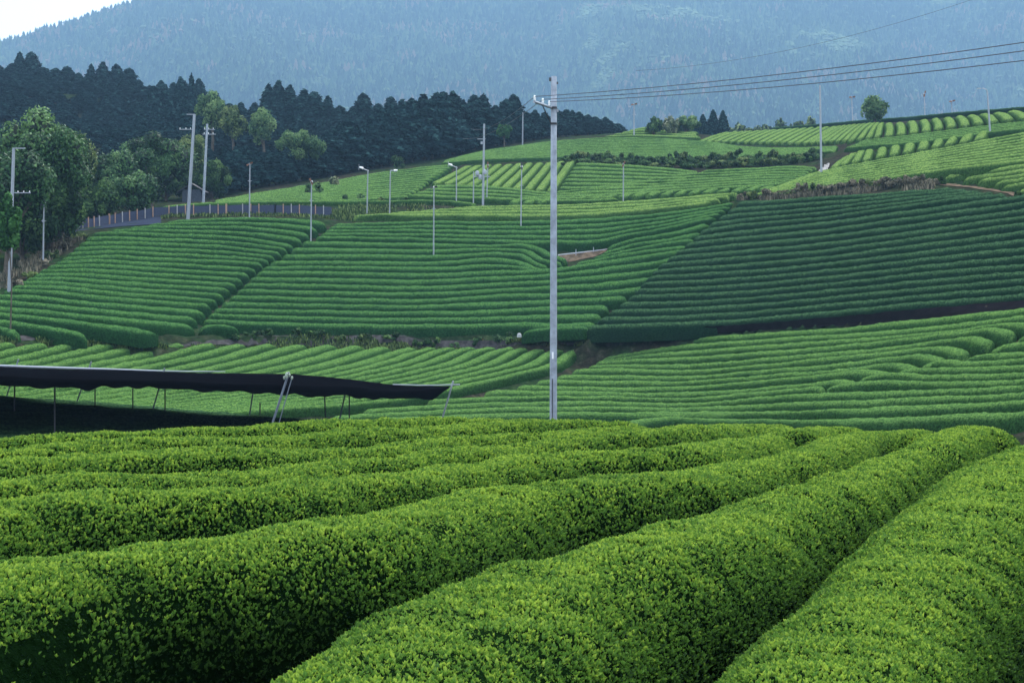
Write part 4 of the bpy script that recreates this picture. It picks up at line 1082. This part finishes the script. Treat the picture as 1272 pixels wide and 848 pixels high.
# grass and weeds on the open banks
def weeds(name, areas, col, label, hgt=0.35, kind="stuff"):
    r_ = np.random.default_rng(len(name) * 31); V = []; F = []; T = []; n0_ = 0
    for (poly_a, poly_b, n) in areas:
        A = np.array(poly_a, float); B = np.array(poly_b, float)
        s = r_.uniform(0, 1, n); t = r_.uniform(0, 1, n)
        def ev(P, s):
            d = s * (len(P) - 1); k = np.minimum(d.astype(int), len(P) - 2); f = (d - k)[:, None]; return P[k] * (1 - f) + P[k + 1] * f
        a, b_ = ev(A, s), ev(B, s); a = W(a[:, 0], a[:, 1], a[:, 2]); b_ = W(b_[:, 0], b_[:, 1], b_[:, 2])
        p = a * (1 - t[:, None]) + b_ * t[:, None]; keep = vnoise(p, 0.55) > -0.25; p = p[keep]; m_ = len(p)
        p[:, 2] = gz(p[:, 0], p[:, 1]) - 0.02
        th = r_.uniform(0, 6.28, m_); hh = hgt * r_.uniform(.5, 1.5, m_); w = 0.05 + 0.06 * r_.uniform(size=m_)
        dx = np.stack([np.cos(th), np.sin(th), 0 * th], -1); lean = np.stack([-np.sin(th), np.cos(th), 0 * th], -1) * (hh * r_.uniform(-.5, .5, m_))[:, None]
        up = np.array([0, 0, 1.0]) * hh[:, None]
        v = np.stack([p - dx * w[:, None], p + dx * w[:, None], p + up * .6 + lean * .5 + dx * w[:, None] * .8, p + up + lean, p + up * .6 + lean * .5 - dx * w[:, None] * .8], 1)
        V.append(v.reshape(-1, 3)); F.append(np.arange(m_)[:, None] * 5 + np.array([[0, 1, 2, 3, 4]]) + n0_); n0_ += m_ * 5
        T.append(np.repeat(np.clip(.5 + .3 * r_.normal(size=m_), 0, 1), 5))
    ob(name, mesh_np(name, np.vstack(V), np.vstack(F), LEAF[col], smooth=False, attrs={"tint": np.concatenate(T)}), label=label, cat="grass", kind=kind)
weeds("weeds", [([(0,419,111),(193,422,122),(400,416,140),(645,417,139),(735,420,138.3)], [(0,425,110),(193,428,121.5),(400,434,138),(645,434,139),(745,434,137)], 9000),
                ([(200,274,176),(400,270,178),(560,266,184)], [(200,262,182),(400,256,190),(590,254,193)], 9000)], 'olive', "patchy low weeds on the banks between the tea fields")
weeds("dry_grass", [([(915,249,163),(1017,244,156),(1160,235,144)], [(935,243,166),(1021,236,160),(1165,226,150)], 7000),
                    ([(560,266,184),(600,262,187)], [(520,259,190),(600,257,192)], 700),
                    ([(0,362,124),(47,336,136),(105,296,155)], [(-30,345,138),(40,322,150),(80,300,162)], 2600)], 'dry', "dry pale grass on the bank above the dark field and at the left bank", 0.45)
# ------------------------------------------------------------------ young shoots on the foreground hedges
M_SHOOT = leaf_mat("tea_shoots", (0.003, 0.020, 0.007), (0.088, 0.200, 0.026), (0.370, 0.500, 0.060), trans=0.28, rough=0.5, spec=0.3)
def shoots(d, parent, seed, dens_scale=1.0):
    r_ = np.random.default_rng(seed)
    P, v, nn = d['P'], d['v'], d['n']
    a = P[:-1, :-1]; b_ = P[1:, :-1]; c = P[:-1, 1:]; e = P[1:, 1:]
    area = 0.5 * np.linalg.norm(np.cross(b_ - a, c - a), axis=-1) + 0.5 * np.linalg.norm(np.cross(b_ - e, c - e), axis=-1)
    cen = (a + b_ + c + e) / 4
    px, py, dist = project(cen)
    rr = np.linalg.norm(cen, axis=-1)
    vis = (dist > 1.5) & (px > -130) & (px < (1750 if parent is FGD['A2']['o'] else 1400)) & (py < 990)
    # far side of each hedge cannot be seen from anywhere near the camera
    nc = nn[:-1, :-1]; facing = (nc * (cen - np.array([0, 0, 1.0]))).sum(-1) / rr < 0.25
    dens = np.interp(rr, [4, 7, 10, 15, 22, 32], [3000, 2900, 2400, 1500, 1000, 750]) * dens_scale
    vc = v[:-1, :-1]
    cnt = area * dens * vis * facing * np.clip((vc - 0.12) * 1.9, 0.12, 1.0)
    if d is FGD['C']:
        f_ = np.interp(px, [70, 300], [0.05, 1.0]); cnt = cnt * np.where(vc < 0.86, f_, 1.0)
    k = r_.poisson(cnt)
    I, J = np.nonzero(k); rep = k[I, J]; I = np.repeat(I, rep); J = np.repeat(J, rep); n = len(I)
    s, t = r_.uniform(size=n)[:, None], r_.uniform(size=n)[:, None]
    pos = a[I, J] * (1 - s) * (1 - t) + b_[I, J] * s * (1 - t) + c[I, J] * (1 - s) * t + e[I, J] * s * t
    nr = nn[I, J]; hgt = v[I, J]; dd = rr[I, J]
    ax = nr * 0.55 + np.array([0, 0, 0.75]) + r_.normal(0, 0.24, (n, 3)); ax /= np.linalg.norm(ax, axis=1)[:, None]
    size = np.interp(dd, [4, 8, 15, 32], [0.029, 0.032, 0.041, 0.055]) * r_.uniform(0.7, 1.35, n)
    # clumps: new growth comes in patches, some a little taller
    cl = vnoise(pos, 7.0) * 0.6 + vnoise(pos + 40, 2.2) * 0.4
    pos = pos + ax * (size * (0.1 + 0.5 * cl))[:, None] - ax * 0.02
    young = np.clip(0.42 + 0.17 * cl + 0.85 * (hgt - 0.82) + r_.normal(0, 0.14, n), 0, 1)  # older leaves low down, also darkened there as painted flank shade
    ref = r_.normal(size=(n, 3)); u = np.cross(ax, ref); u /= np.linalg.norm(u, axis=1)[:, None]; w = np.cross(ax, u)
    V = []; T = []
    L = 3
    for l in range(L):
        ph = 2 * np.pi * l / L + r_.uniform(-.5, .5, n)
        out = u * np.cos(ph)[:, None] + w * np.sin(ph)[:, None]
        spread = r_.uniform(0.10, 0.50, n)[:, None]
        dirv = ax + out * spread; dirv /= np.linalg.norm(dirv, axis=1)[:, None]
        side = np.cross(dirv, ax); side /= np.linalg.norm(side, axis=1)[:, None] + 1e-9
        fn = np.cross(side, dirv)
        ln = (size * r_.uniform(0.75, 1.25, n))[:, None]; wd = ln * 0.21
        b0 = pos
        tip = b0 + dirv * ln + fn * ln * r_.uniform(-.15, .12, n)[:, None]
        m1 = b0 + dirv * ln * .38; m2 = b0 + dirv * ln * .72
        up_ = fn * wd * .55
        V.append(np.stack([b0, m1 + side * wd + up_, m2 + side * wd * .8 + up_, tip, m2 - side * wd * .8 + up_, m1 - side * wd + up_], 1))
        tc = np.clip(young + r_.normal(0, .07, n), 0, 1)
        T.append(np.stack([tc - .35, tc - .1, tc + .05, tc + .15, tc + .05, tc - .1], 1))
    V = np.stack(V, 1).reshape(-1, 3); T = np.clip(np.stack(T, 1).reshape(-1), 0, 1)
    m_ = n * L; b0 = np.arange(m_)[:, None] * 6
    F = np.concatenate([b0 + np.array([[0, 1, 2, 3]]), b0 + np.array([[0, 3, 4, 5]])])
    ob("shoots", mesh_np("shoots", V, F, M_SHOOT, smooth=False, attrs={"tint": T}), parent)
    return n
tot = 0
for q_, k_ in enumerate(fg_rows):
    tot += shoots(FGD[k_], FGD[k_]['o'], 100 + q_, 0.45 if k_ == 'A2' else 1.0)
print("shoots", tot)
# ------------------------------------------------------------------ poles
M_POLE = simple("pole_concrete", (0.29, 0.32, 0.37), 0.75, 3.5, 0.28, bump=0.15)
M_STEEL = simple("galvanised_steel", (0.30, 0.32, 0.36), 0.5, 8, 0.1, metallic=0.3)
M_DARKST = simple("dark_steel", (0.04, 0.04, 0.05), 0.6, 8, 0.2)
M_WHITE = simple("white_paint", (0.80, 0.80, 0.80), 0.45, 8, 0.05)
M_PORC = simple("white_porcelain", (0.82, 0.82, 0.80), 0.25, 8, 0.03)
M_RUST = simple("rusty_steel", (0.16, 0.07, 0.04), 0.8, 8, 0.3)

def empty(name, loc, label, cat, group=None):
    e = bpy.data.objects.new(name, None); COL.objects.link(e); e.location = loc; e.empty_display_size = 0.3
    return tag(e, label, cat, group)

def px3(px, py, Y): return W(np.array(float(px)), np.array(float(py)), np.array(float(Y)))

# the big concrete utility pole
Yp = 56.0
tp = px3(688, 95, Yp); gzp = float(gz(tp[0], Yp))
e = empty("utility_pole", (float(tp[0]), Yp, gzp), "tall concrete utility pole standing in the middle, with one crossarm at its top left", "utility pole")
H = float(tp[2]) - gzp
mb = MB(); mb.tube([(0, 0, -0.8), (0, 0, H * .5), (0, 0, H - .03), (0, 0, H)], [0.150, 0.132, 0.112, 0.095], 24); mb.build("pole", M_POLE, e, smooth=True)
L = lambda px, py, Y: px3(px, py, Y) - np.array([tp[0], Yp, gzp])
za = float(L(688, 134, Yp)[2])
for z in (za, za - 0.62):
    mb = MB(); mb.tube([(0, 0, z - .04), (0, 0, z + .04)], [0.135, 0.135], 20); mb.box((0.0, -0.14, z), (0.10, 0.05, 0.05)); mb.build("clamp_band", M_DARKST, e)
a0 = np.array([-0.10, -0.06, za]); a1 = L(663.5, 126.5, 53.6)
mb = MB(); mb.tube([a0, a1], [0.055, 0.055], 8); mb.build("crossarm", M_STEEL, e)
ins = []
for f in (0.97, 0.50, 0.12):
    c = a0 * (1 - f) + a1 * f
    mb = MB(); mb.lathe(c + np.array([0, 0, .05]), [(0.001, 0.20), (0.03, 0.19), (0.045, 0.15), (0.03, 0.13), (0.055, 0.10), (0.035, 0.07), (0.05, 0.03), (0.02, 0.0), (0.001, 0.0)], 12)
    mb.build("insulator", M_PORC, e, smooth=True); ins.append(c + np.array([0, 0, .2]) + np.array([tp[0], Yp, gzp]))
mb = MB(); mb.tube([a0 * .45 + a1 * .55, (-0.11, -0.05, za - .62)], [0.022, 0.022], 6); mb.build("arm_brace", M_DARKST, e)
mb = MB(); mb.box((-0.14, 0, H - .12), (0.10, 0.08, 0.14)); mb.box((0.13, 0, H - .26), (0.07, 0.07, 0.09)); mb.build("top_bracket", M_DARKST, e)
mb = MB(); mb.box((0.15, -0.04, za - .12), (0.07, 0.08, 0.10)); mb.build("side_bolt", M_STEEL, e)
zl = float(L(688, 441, Yp)[2]); mb = MB(); mb.box((-0.03, -0.146, zl), (0.075, 0.012, 0.27)); mb.build("number_plate", M_WHITE, e)
zc = float(L(688, 470, Yp)[2]); mb = MB(); mb.tube([(-0.045, -0.155, -0.5), (-0.045, -0.152, zc)], [0.018, 0.018], 8); mb.build("conduit", M_DARKST, e, smooth=True)
for pz in (492, 455, 380, 300, 225, 178):
    z = float(L(688, pz, Yp)[2]); mb = MB(); mb.tube([(-0.16, 0, z), (0.0, 0, z)], [0.012, 0.012], 6)
    mb.tube([(0.0, 0, z - .22), (0.16, 0, z - .22)], [0.012, 0.012], 6); mb.build("step_bolt", M_DARKST, e)

def wire(a, b, sag, label, rad=0.012, name="power_line", n=28):
    a = np.array(a, float); b = np.array(b, float); t = np.linspace(0, 1, n)[:, None]
    p = a * (1 - t) + b * t; p[:, 2] -= (4 * sag * t * (1 - t))[:, 0]
    mb = MB(); mb.tube(p, rad, 5); return mb.build(name, M_DARKST, smooth=True, label=label, cat="wire", group="wires strung from the tall concrete pole")
for c, (py, dx), nm in zip(ins, ((32, 0), (42.5, .35), (54.5, .7)), ("uppermost", "middle", "lowest")):
    q = px3(1272, py, 37.5); d = q - c; far = c + d * 1.7; 
    wire(c, far, 0.45, "%s of three black wires rising right from the concrete pole" % nm, 0.013)
for c, (x, y), nm in zip(ins[:2], ((585, 160), (575, 172)), ("upper", "lower")):
    wire(c, px3(x, y, 130), 0.5, "%s of two wires leading left from the concrete pole towards the wood" % nm, 0.012)
wire(px3(790, 88, 190), px3(1230, -8, 150), 1.5, "faint thin wire crossing high before the hazy mountain at upper right", 0.018)

# ------------------------------------------------------------------ frost fans and smaller poles
def spole(pxb, Y, pxt, top, kind, label, name="fan_pole", cat="fan pole", group="frost fan poles among the tea terraces", rad=None, ground=True):
    t = px3(pxt, top, Y); xb = float(px3(pxb, 300, Y)[0]); g = float(gz(xb, Y))
    e = empty(name, (xb, Y, g), label, cat, group)
    T = np.array([float(t[0]) - xb, 0, float(t[2]) - g]); Hh = T[2]
    r0 = rad or max(0.075, 0.0004 * Y)
    mb = MB(); mb.tube([-T * (0.5 / Hh), T * .5, T], [r0 * 1.15, r0, r0 * .85], 12); mb.build("pole", M_STEEL if kind != 'util' else M_POLE, e, smooth=True)
    u = r0 / 0.085
    if kind in ('fan', 'fandark', 'fanside'):
        c = T + np.array([0, 0, .12 * u])
        mb = MB(); mb.tube([c + (-.05, .30 * u, 0), c + (0, .1, .0), c + (0, -.25 * u, 0)], [.10 * u, .17 * u, .13 * u], 12); mb.build("motor", M_WHITE if kind == 'fan' else M_STEEL, e, smooth=True)
        a = random.uniform(0, 3.1)
        for s in (0, math.pi):
            mb = MB(); d = np.array([math.cos(a + s), 0, math.sin(a + s)]); n_ = np.array([-d[2], 0, d[0]])
            hub = c + np.array([0, -.32 * u, 0]); pts = []
            for k, (rr_, ww) in enumerate([(0.03, .05), (.15, .10), (.38, .12), (.46, .07)]):
                pts += [hub + d * rr_ * u - n_ * ww * u + np.array([0, .05 * u, 0]), hub + d * rr_ * u + n_ * ww * u - np.array([0, .03 * u, 0])]
            pts = np.array(pts); th = np.array([0, .03, 0])
            V = np.vstack([pts, pts + th]); F = []
            for k in range(3):
                a0_, b0_, c0_, d0_ = 2 * k, 2 * k + 1, 2 * k + 3, 2 * k + 2
                F += [[a0_, b0_, c0_, d0_], [d0_ + 8, c0_ + 8, b0_ + 8, a0_ + 8]]
            F += [[0, 2, 10, 8], [2, 4, 12, 10], [4, 6, 14, 12], [1, 9, 11, 3], [3, 11, 13, 5], [5, 13, 15, 7], [0, 8, 9, 1], [6, 7, 15, 14]]
            mb.add(V, F); mb.build("blade", M_RUST if kind != 'fan' else M_DARKST, e)
        mb = MB(); mb.box(T * .72, (.55 * u, .08, .05)); mb.box(T * .72 + np.array([.0, -.12, 0]), (.16, .14, .28)); mb.build("control_box", M_STEEL, e)
    if kind == 'arm':
        mb = MB(); q = T + np.array([-.75, -.2, .28]); mb.tube([T + (0.12, 0, -.03), T + (-.3, -.1, .1), q], [.06, .06, .05], 8); mb.build("arm", M_STEEL, e, smooth=True)
        mb = MB(); mb.tube([q + (0.15, 0, -.02), q + (-.30, -.12, .14)], [.16, .10], 12); mb.build("motor", M_WHITE, e, smooth=True)
        mb = MB(); mb.box(q + (-.36, -.16, .15), (.05, .07, .75), rotz(.3)); mb.build("blade", M_STEEL, e)
    if kind == 'armback':
        mb = MB(); q = T + np.array([.55, .2, .02]); mb.tube([T, q], [.06, .06], 8); mb.build("arm", M_STEEL, e, smooth=True)
        mb = MB(); mb.tube([q + (-.12, 0, 0), q + (.34, .05, .02)], [.15, .11], 12); mb.build("motor", M_WHITE, e, smooth=True)
        mb = MB(); mb.box(q + (.02, -.1, -.18), (.5, .04, .06), rotz(.4)); mb.build("blade", M_DARKST, e)
    if kind == 'lamp':
        mb = MB(); mb.tube([T, T + (-.12, 0, .28), T + (-.55, 0, .42), T + (-.95, 0, .40)], [.07, .065, .055, .05], 8); mb.build("arm", M_STEEL, e, smooth=True)
        mb = MB(); mb.box(T + (-1.1, 0, .40), (.45, .18, .12)); mb.build("lamp_head", M_STEEL, e)
    if kind == 'cross':
        mb = MB(); mb.box(T + (-.45, 0, -.02), (.95, .10, .10)); mb.build("top_arm", M_STEEL, e)
        mb = MB(); mb.box(T * 0.86 + (-.8, 0, 0), (1.8, .09, .09)); mb.build("crossarm", M_STEEL, e)
        for dx in (-1.6, -.9, -.35):
            mb = MB(); mb.lathe(T * .86 + (dx, 0, .04), [(.001, .16), (.05, .14), (.06, .05), (.03, 0), (.001, 0)], 8); mb.build("insulator", M_PORC, e, smooth=True)
    if kind == 'crossR':
        mb = MB(); mb.box(T + (.5, 0, -.02), (1.0, .09, .09)); mb.build("top_arm", M_STEEL, e)
        mb = MB(); mb.box(T * 0.70 + (.75, 0, T[2] * .0), (1.7, .08, .08)); mb.build("crossarm", M_STEEL, e)
        for dx in (.5, 1.0, 1.5):
            mb = MB(); mb.lathe(T * .70 + (dx, 0, .04), [(.001, .14), (.045, .12), (.055, .05), (.03, 0), (.001, 0)], 8); mb.build("insulator", M_PORC, e, smooth=True)
    if kind == 'util':
        for zf, w_ in ((.93, 1.5), (.87, 1.9)):
            mb = MB(); mb.box(T * zf + (.35, 0, 0), (w_, .10, .10)); mb.build("crossarm", M_STEEL, e)
            for dx in (-.35, .25, .9):
                mb = MB(); mb.lathe(T * zf + (dx, 0, .05), [(.001, .2), (.06, .17), (.07, .06), (.03, 0), (.001, 0)], 8); mb.build("insulator", M_PORC, e, smooth=True)
    if kind == 'trans':
        mb = MB(); mb.box(T * .82 + (-.35, 0, 0), (1.1, .12, .1)); mb.box(T * .80 + (-.3, 0, -.3), (.3, .3, .35)); mb.build("top_bracket", M_STEEL, e)
        for dx, dz in ((-.95, 0), (.3, .15), (-.45, -.5)):
            mb = MB(); z0 = Hh * .38 + dz
            mb.lathe((dx * .8, 0, z0), [(.001, 0), (.24, .02), (.26, .1), (.26, .55), (.2, .66), (.001, .7)], 12); mb.build("transformer", M_STEEL, e, smooth=True)
        mb = MB(); mb.box((-.1, 0, Hh * .38 - .1), (2.2, .1, .1)); mb.build("crossarm", M_STEEL, e)
    return e
spole(53, 140, 54.5, 253, 'fan', "frost fan pole on the left bank, standing before the dark trees")
spole(310, 171, 310.5, 205, 'fandark', "frost fan pole rising in front of the blue fence")
spole(386, 163, 387, 227, 'fandark', "frost fan pole beside the dark diagonal footpath")
spole(538.5, 162, 539, 234, 'fan', "white headed frost fan pole amid the central hillside rows")
spole(647, 173, 648, 208, 'fan', "frost fan pole at the ledge just left of the big concrete pole")
spole(774, 188, 774.5, 205, 'fandark', "frost fan pole right of the big concrete pole, above the row of round hedge ends")
spole(787, 288, 787.5, 131, 'fanside', "distant fan pole on the hilltop skyline near the knoll")
spole(456, 184, 457, 212, 'arm', "grey pole with a white head on its left arm, leftmost of three headed poles")
spole(484, 184, 485, 212, 'armback', "grey pole with a white head leaning to the right, second of the three headed poles")
spole(567, 196, 567, 208, 'arm', "grey pole with a white head on its left arm, before the oblique terrace")
spole(588, 193, 588.5, 213, 'plain', "short plain grey pole between the headed and transformer poles", name="pole", cat="pole", rad=.08)
spole(604.5, 195, 606, 206, 'fanside', "thin fan pole just right of the transformer pole")
spole(600, 192, 601.5, 154, 'trans', "tall utility pole carrying round transformers in the middle of the terraces", name="utility_pole", cat="utility pole", group=None, rad=.14)
spole(649, 296, 649.5, 140, 'plain', "plain thin pole on the skyline before the conifers, left of the big pole", name="pole", cat="pole", rad=.13)
spole(1019.5, 180, 1018.5, 106, 'plain', "tall bare pole by the pale path on the right hill", name="pole", cat="pole", rad=.13, group=None)
spole(1228, 184, 1226.5, 114, 'lamp', "tall pole with a short hooked top at the upper right", name="pole", cat="pole", rad=.11, group=None)
spole(1058, 305, 1058, 122, 'fanside', "hazy distant fan pole left of the lone skyline tree")
spole(1148, 300, 1148, 118, 'fanside', "hazy distant fan pole behind the plump hedges, left one of two")
spole(1183, 300, 1182, 127, 'fanside', "hazy distant fan pole behind the plump hedges, right one of two")
spole(98.5, 168, 99, 251, 'plain', "slim grey pole at the left start of the blue fence", name="pole", cat="pole", rad=.09, group=None)
spole(10, 124.5, 17, 184, 'crossR', "tall leaning grey pole at the far left edge with arms pointing right", name="utility_pole", cat="utility pole", group=None, rad=.15)
spole(233.5, 171, 241.5, 142, 'cross', "tall leaning pole behind the left field with arms pointing left", name="utility_pole", cat="utility pole", group=None, rad=.19)
spole(253, 205, 257.5, 154, 'util', "utility pole with two crossarms, right of the leaning one and farther back", name="utility_pole", cat="utility pole", group=None, rad=.18)

# ------------------------------------------------------------------ blue fence
fp = np.array([(96, 292, 168), (120, 285, 171), (140, 279, 174), (165, 275.5, 176), (200, 273, 178), (250, 272, 178.5), (300, 271.5, 179), (350, 271.5, 180), (412, 272, 181)], float)
fp3 = W(fp[:, 0], fp[:, 1], fp[:, 2]); s_, q_, _ = resample3(fp3, 1.0)
q_[:, 2] = gz(q_[:, 0], q_[:, 1])
top_ = 1.15
M_NET = simple("blue_netting", (0.035, 0.045, 0.085), 0.8, 12, 0.3)
M_PALEPOST = simple("faded_orange_post", (0.36, 0.22, 0.15), 0.8, 6, 0.25)
M_WPOST = simple("weathered_white_post", (0.32, 0.31, 0.31), 0.8, 6, 0.2)
e = empty("net_fence", tuple(q_[0]), "blue netting fence on pale orange posts along the road behind the left field", "fence")
b0_ = q_[0]
mb = MB(); n_ = len(q_); V = []
for dy in (0, 0.02):
    for z in (0.12, top_): V.append(q_ - b0_ + np.array([0, dy, 0]) + np.array([0, 0, 1.0]) * (z + (0.05 * np.sin(s_ * 1.7))[:, None]))
V = np.vstack(V); F = []
for i in range(n_ - 1):
    F += [[i, i + 1, n_ + i + 1, n_ + i], [2 * n_ + i + 1, 2 * n_ + i, 3 * n_ + i, 3 * n_ + i + 1], [n_ + i, n_ + i + 1, 3 * n_ + i + 1, 3 * n_ + i]]
mb.add(V, F); mb.build("netting", M_NET, e)
for k, px_ in enumerate([102, 109, 117, 125, 134, 140, 150, 157, 168, 177, 188, 206, 217, 226, 245, 258, 273, 282, 297, 313, 324, 340, 344, 354, 365, 376, 388, 398]):
    x = np.interp(px_, project(q_)[0], q_[:, 0]); i = np.argmin(abs(q_[:, 0] - x)); c = q_[i] - b0_
    w_ = 0.20 if px_ in (134, 282) else 0.11
    mb = MB(); mb.box(c + np.array([0, -.10, .55]), (w_, .10, 1.55)); mb.build("post", M_PALEPOST if k % 3 else M_WPOST, e)

# ------------------------------------------------------------------ hut behind the fence
Yh = 219; c = px3(240, 250, Yh); g = float(gz(c[0], Yh))
e = empty("hut", (float(c[0]), Yh, g), "small grey roofed hut half hidden by the trees behind the blue fence", "hut")
M_HUTW = simple("hut_boards", (0.06, 0.07, 0.09), 0.85, 3, 0.25); M_HUTR = simple("hut_roof", (0.04, 0.038, 0.04), 0.7, 3, 0.2)
e.scale = (0.8, 0.8, 0.8)
mb = MB(); mb.box((0, 0, 1.0), (3.6, 2.6, 2.6)); mb.build("wall", M_HUTW, e)
mb = MB()
for sx in (-1, 1):
    V = [(0, -1.7, 3.5), (0, 1.7, 3.5), (sx * 2.7, 1.7, 1.9), (sx * 2.7, -1.7, 1.9)]; V = V + [(x, y, z - .14) for x, y, z in V]
    mb.add(V, [[0, 1, 2, 3], [7, 6, 5, 4], [0, 3, 7, 4], [1, 5, 6, 2], [3, 2, 6, 7], [0, 4, 5, 1]])
mb.build("roof", M_HUTR, e)
mb = MB(); mb.box((-.5, -1.33, .9), (.9, .05, 1.9)); mb.build("door", M_DARKST, e)

# ------------------------------------------------------------------ pipe rail in the soil hollow
A = px3(693, 317, 162.5); B = px3(757, 309.5, 162.5)
e = empty("pipe_rail", tuple(A), "white pipe rail over the bare soil hollow right of the big pole", "rail")
mb = MB(); mb.tube([(0, 0, 0), B - A], [.07, .07], 8); mb.build("rail", M_STEEL, e, smooth=True)
for f in (.35, .69):
    c = (B - A) * f; mb = MB(); mb.tube([c + (0, -.1, -1.1), c + (0, -.1, .45)], [.05, .05], 6); mb.build("post", M_STEEL, e)
c = px3(645, 415, 138.5)
mb = MB(); mb.lathe((float(c[0]), 138.5, float(c[2]) - .3), [(.001, .42), (.15, .38), (.22, .25), (.24, 0)], 9)
mb.build("boulder", simple("pale_stone", (.4, .4, .42), .9, 5, .2), label="small pale stone on the bank at the start of the short tea hedge", cat="stone")

# ------------------------------------------------------------------ shade net over the plot
M_CLOTH, nt, b = new_mat("black_shade_cloth")
b.inputs['Base Color'].default_value = (0.002, 0.002, 0.003, 1); b.inputs['Roughness'].default_value = 0.95; b.inputs['Specular IOR Level'].default_value = 0.0
far_ = resample([(-130, 449), (0, 455), (155, 460), (204, 461.5), (300, 462.5), (358, 464), (420, 468.5), (500, 477.5), (556, 479.5)], 130)
farY = np.interp(far_[:, 0], [-130, 0, 358, 556], [84, 83, 79, 75.3])
nea_ = resample([(-130, 464), (0, 467), (90, 470), (200, 472), (300, 477), (400, 480), (430, 481), (490, 486), (525, 484.5), (558, 480)], 130)
neaY = np.interp(nea_[:, 0], [-130, 0, 358, 558], [46, 51, 63, 74.7])
Af = W(far_[:, 0], far_[:, 1], farY); An = W(nea_[:, 0], nea_[:, 1], neaY)
e0 = An[30]
e = empty("shade_net", (float(e0[0]), float(e0[1]), float(gz(e0[0], e0[1]))), "black shade cloth stretched on leaning pipes over a dark tea plot at the left", "shade net")
O = np.array(e.location)
m_ = 26; tt_ = np.linspace(0, 1, m_)
G = Af[:, None] * (1 - tt_)[None, :, None] + An[:, None] * tt_[None, :, None]
sid = np.linspace(0, 1, 130)
G[..., 2] -= 0.10 * np.sin(np.pi * tt_)[None] * np.interp(sid, [0, .9, 1], [1, 1, 0])[:, None] + 0.05 * vnoise(G, 0.35)
wd = np.interp(sid, [0, .97, 1], [1, 1, 0.1])
scal = np.abs(np.sin(sid * 61)) * 0.13
G[:, 0, 2] -= scal * wd * (sid > .55)
val = np.stack([An + np.array([0, -.02, -1.0]) * (k_ * (.07 + .12 * (0.5 + 0.6 * vnoise(An, .45) + 0.7 * vnoise(An, 1.1)) + 0.03 * np.abs(np.sin(sid * 70 + 2.5 * vnoise(An, .3)))) * wd)[:, None] for k_ in (1, 2)], 1)
val[..., 2] -= 0.03
G = np.concatenate([G, val], 1); k_ = G.shape[1]
i = np.arange(129)[:, None] * k_; j = np.arange(k_ - 1)[None]
q = np.stack([i + j, i + j + 1, i + k_ + j + 1, i + k_ + j], -1).reshape(-1, 4)
Vt = G.reshape(-1, 3) - O; nV = len(Vt)
Vt = np.vstack([Vt, Vt - np.array([0, 0, .015])])
ob("cloth", mesh_np("cloth", Vt, np.vstack([q, q[:, ::-1] + nV]), M_CLOTH), e)
mb = MB(); P_ = Af[:78] - O + np.array([0, 0, .04]); mb.tube(P_, np.interp(np.arange(78), [0, 40, 60, 77], [.08, .07, .045, .02]), 8); mb.build("rolled_edge", M_STEEL, e, smooth=True)
mb = MB(); mb.tube([px3(488, 477.5, 76.5) - O, px3(530, 478.5, 76) - O, px3(571, 477.5, 75) - O], [.035, .035, .035], 6); mb.build("edge_pipe", M_STEEL, e, smooth=True)
M_PIPE = simple("dull_pipe", (0.13, 0.15, 0.19), 0.6, 8, 0.2)
def leg(px0, py0, px1, py1, Y, rad=.04, mat=M_PIPE, nm="leg"):
    b_ = px3(px0, py0, Y); t_ = px3(px1, py1, Y); d = b_ - t_; d /= np.linalg.norm(d)
    b_ = b_ + d * 1.2
    mb = MB(); mb.tube([b_ - O, t_ - O], [rad, rad], 8); return mb.build(nm, mat, e, smooth=True)
leg(338, 527, 359, 462, 60.5, .05); leg(346, 527, 363, 468, 61, .022)
leg(549, 521, 563, 473, 75, .045, M_STEEL)
for a in [(8, 493, 23, 446, 83), (95, 500, 113.5, 449, 82), (190, 508, 204.5, 457, 80.5), (310, 515, 317, 470, 79), (421, 524, 429, 488, 77)]: leg(*a)
for a in [(18, 498, 18, 478, 68), (68, 503, 68, 480, 56), (118, 500, 118, 480, 78), (165, 508, 165, 482, 78), (205, 508, 205, 483, 78), (323, 517, 323, 500, 78), (404, 510, 403, 487, 76), (434, 512, 434, 490, 77)]: leg(*a, .035, M_DARKST, "stake")
mb = MB(); c = px3(358, 466, 60.4) - O
rr_ = np.random.default_rng(5)
for k in range(7):
    o_ = rr_.normal(0, .06, 3); mb.lathe(c + o_ * (1.6, .6, 1.4), [(.001, .08), (.045, .05), (.055, -.01), (.03, -.07), (.001, -.09)], 7)
mb.build("tied_cloth", simple("pale_tape", (.32, .38, .30), .8, 20, .3), e)
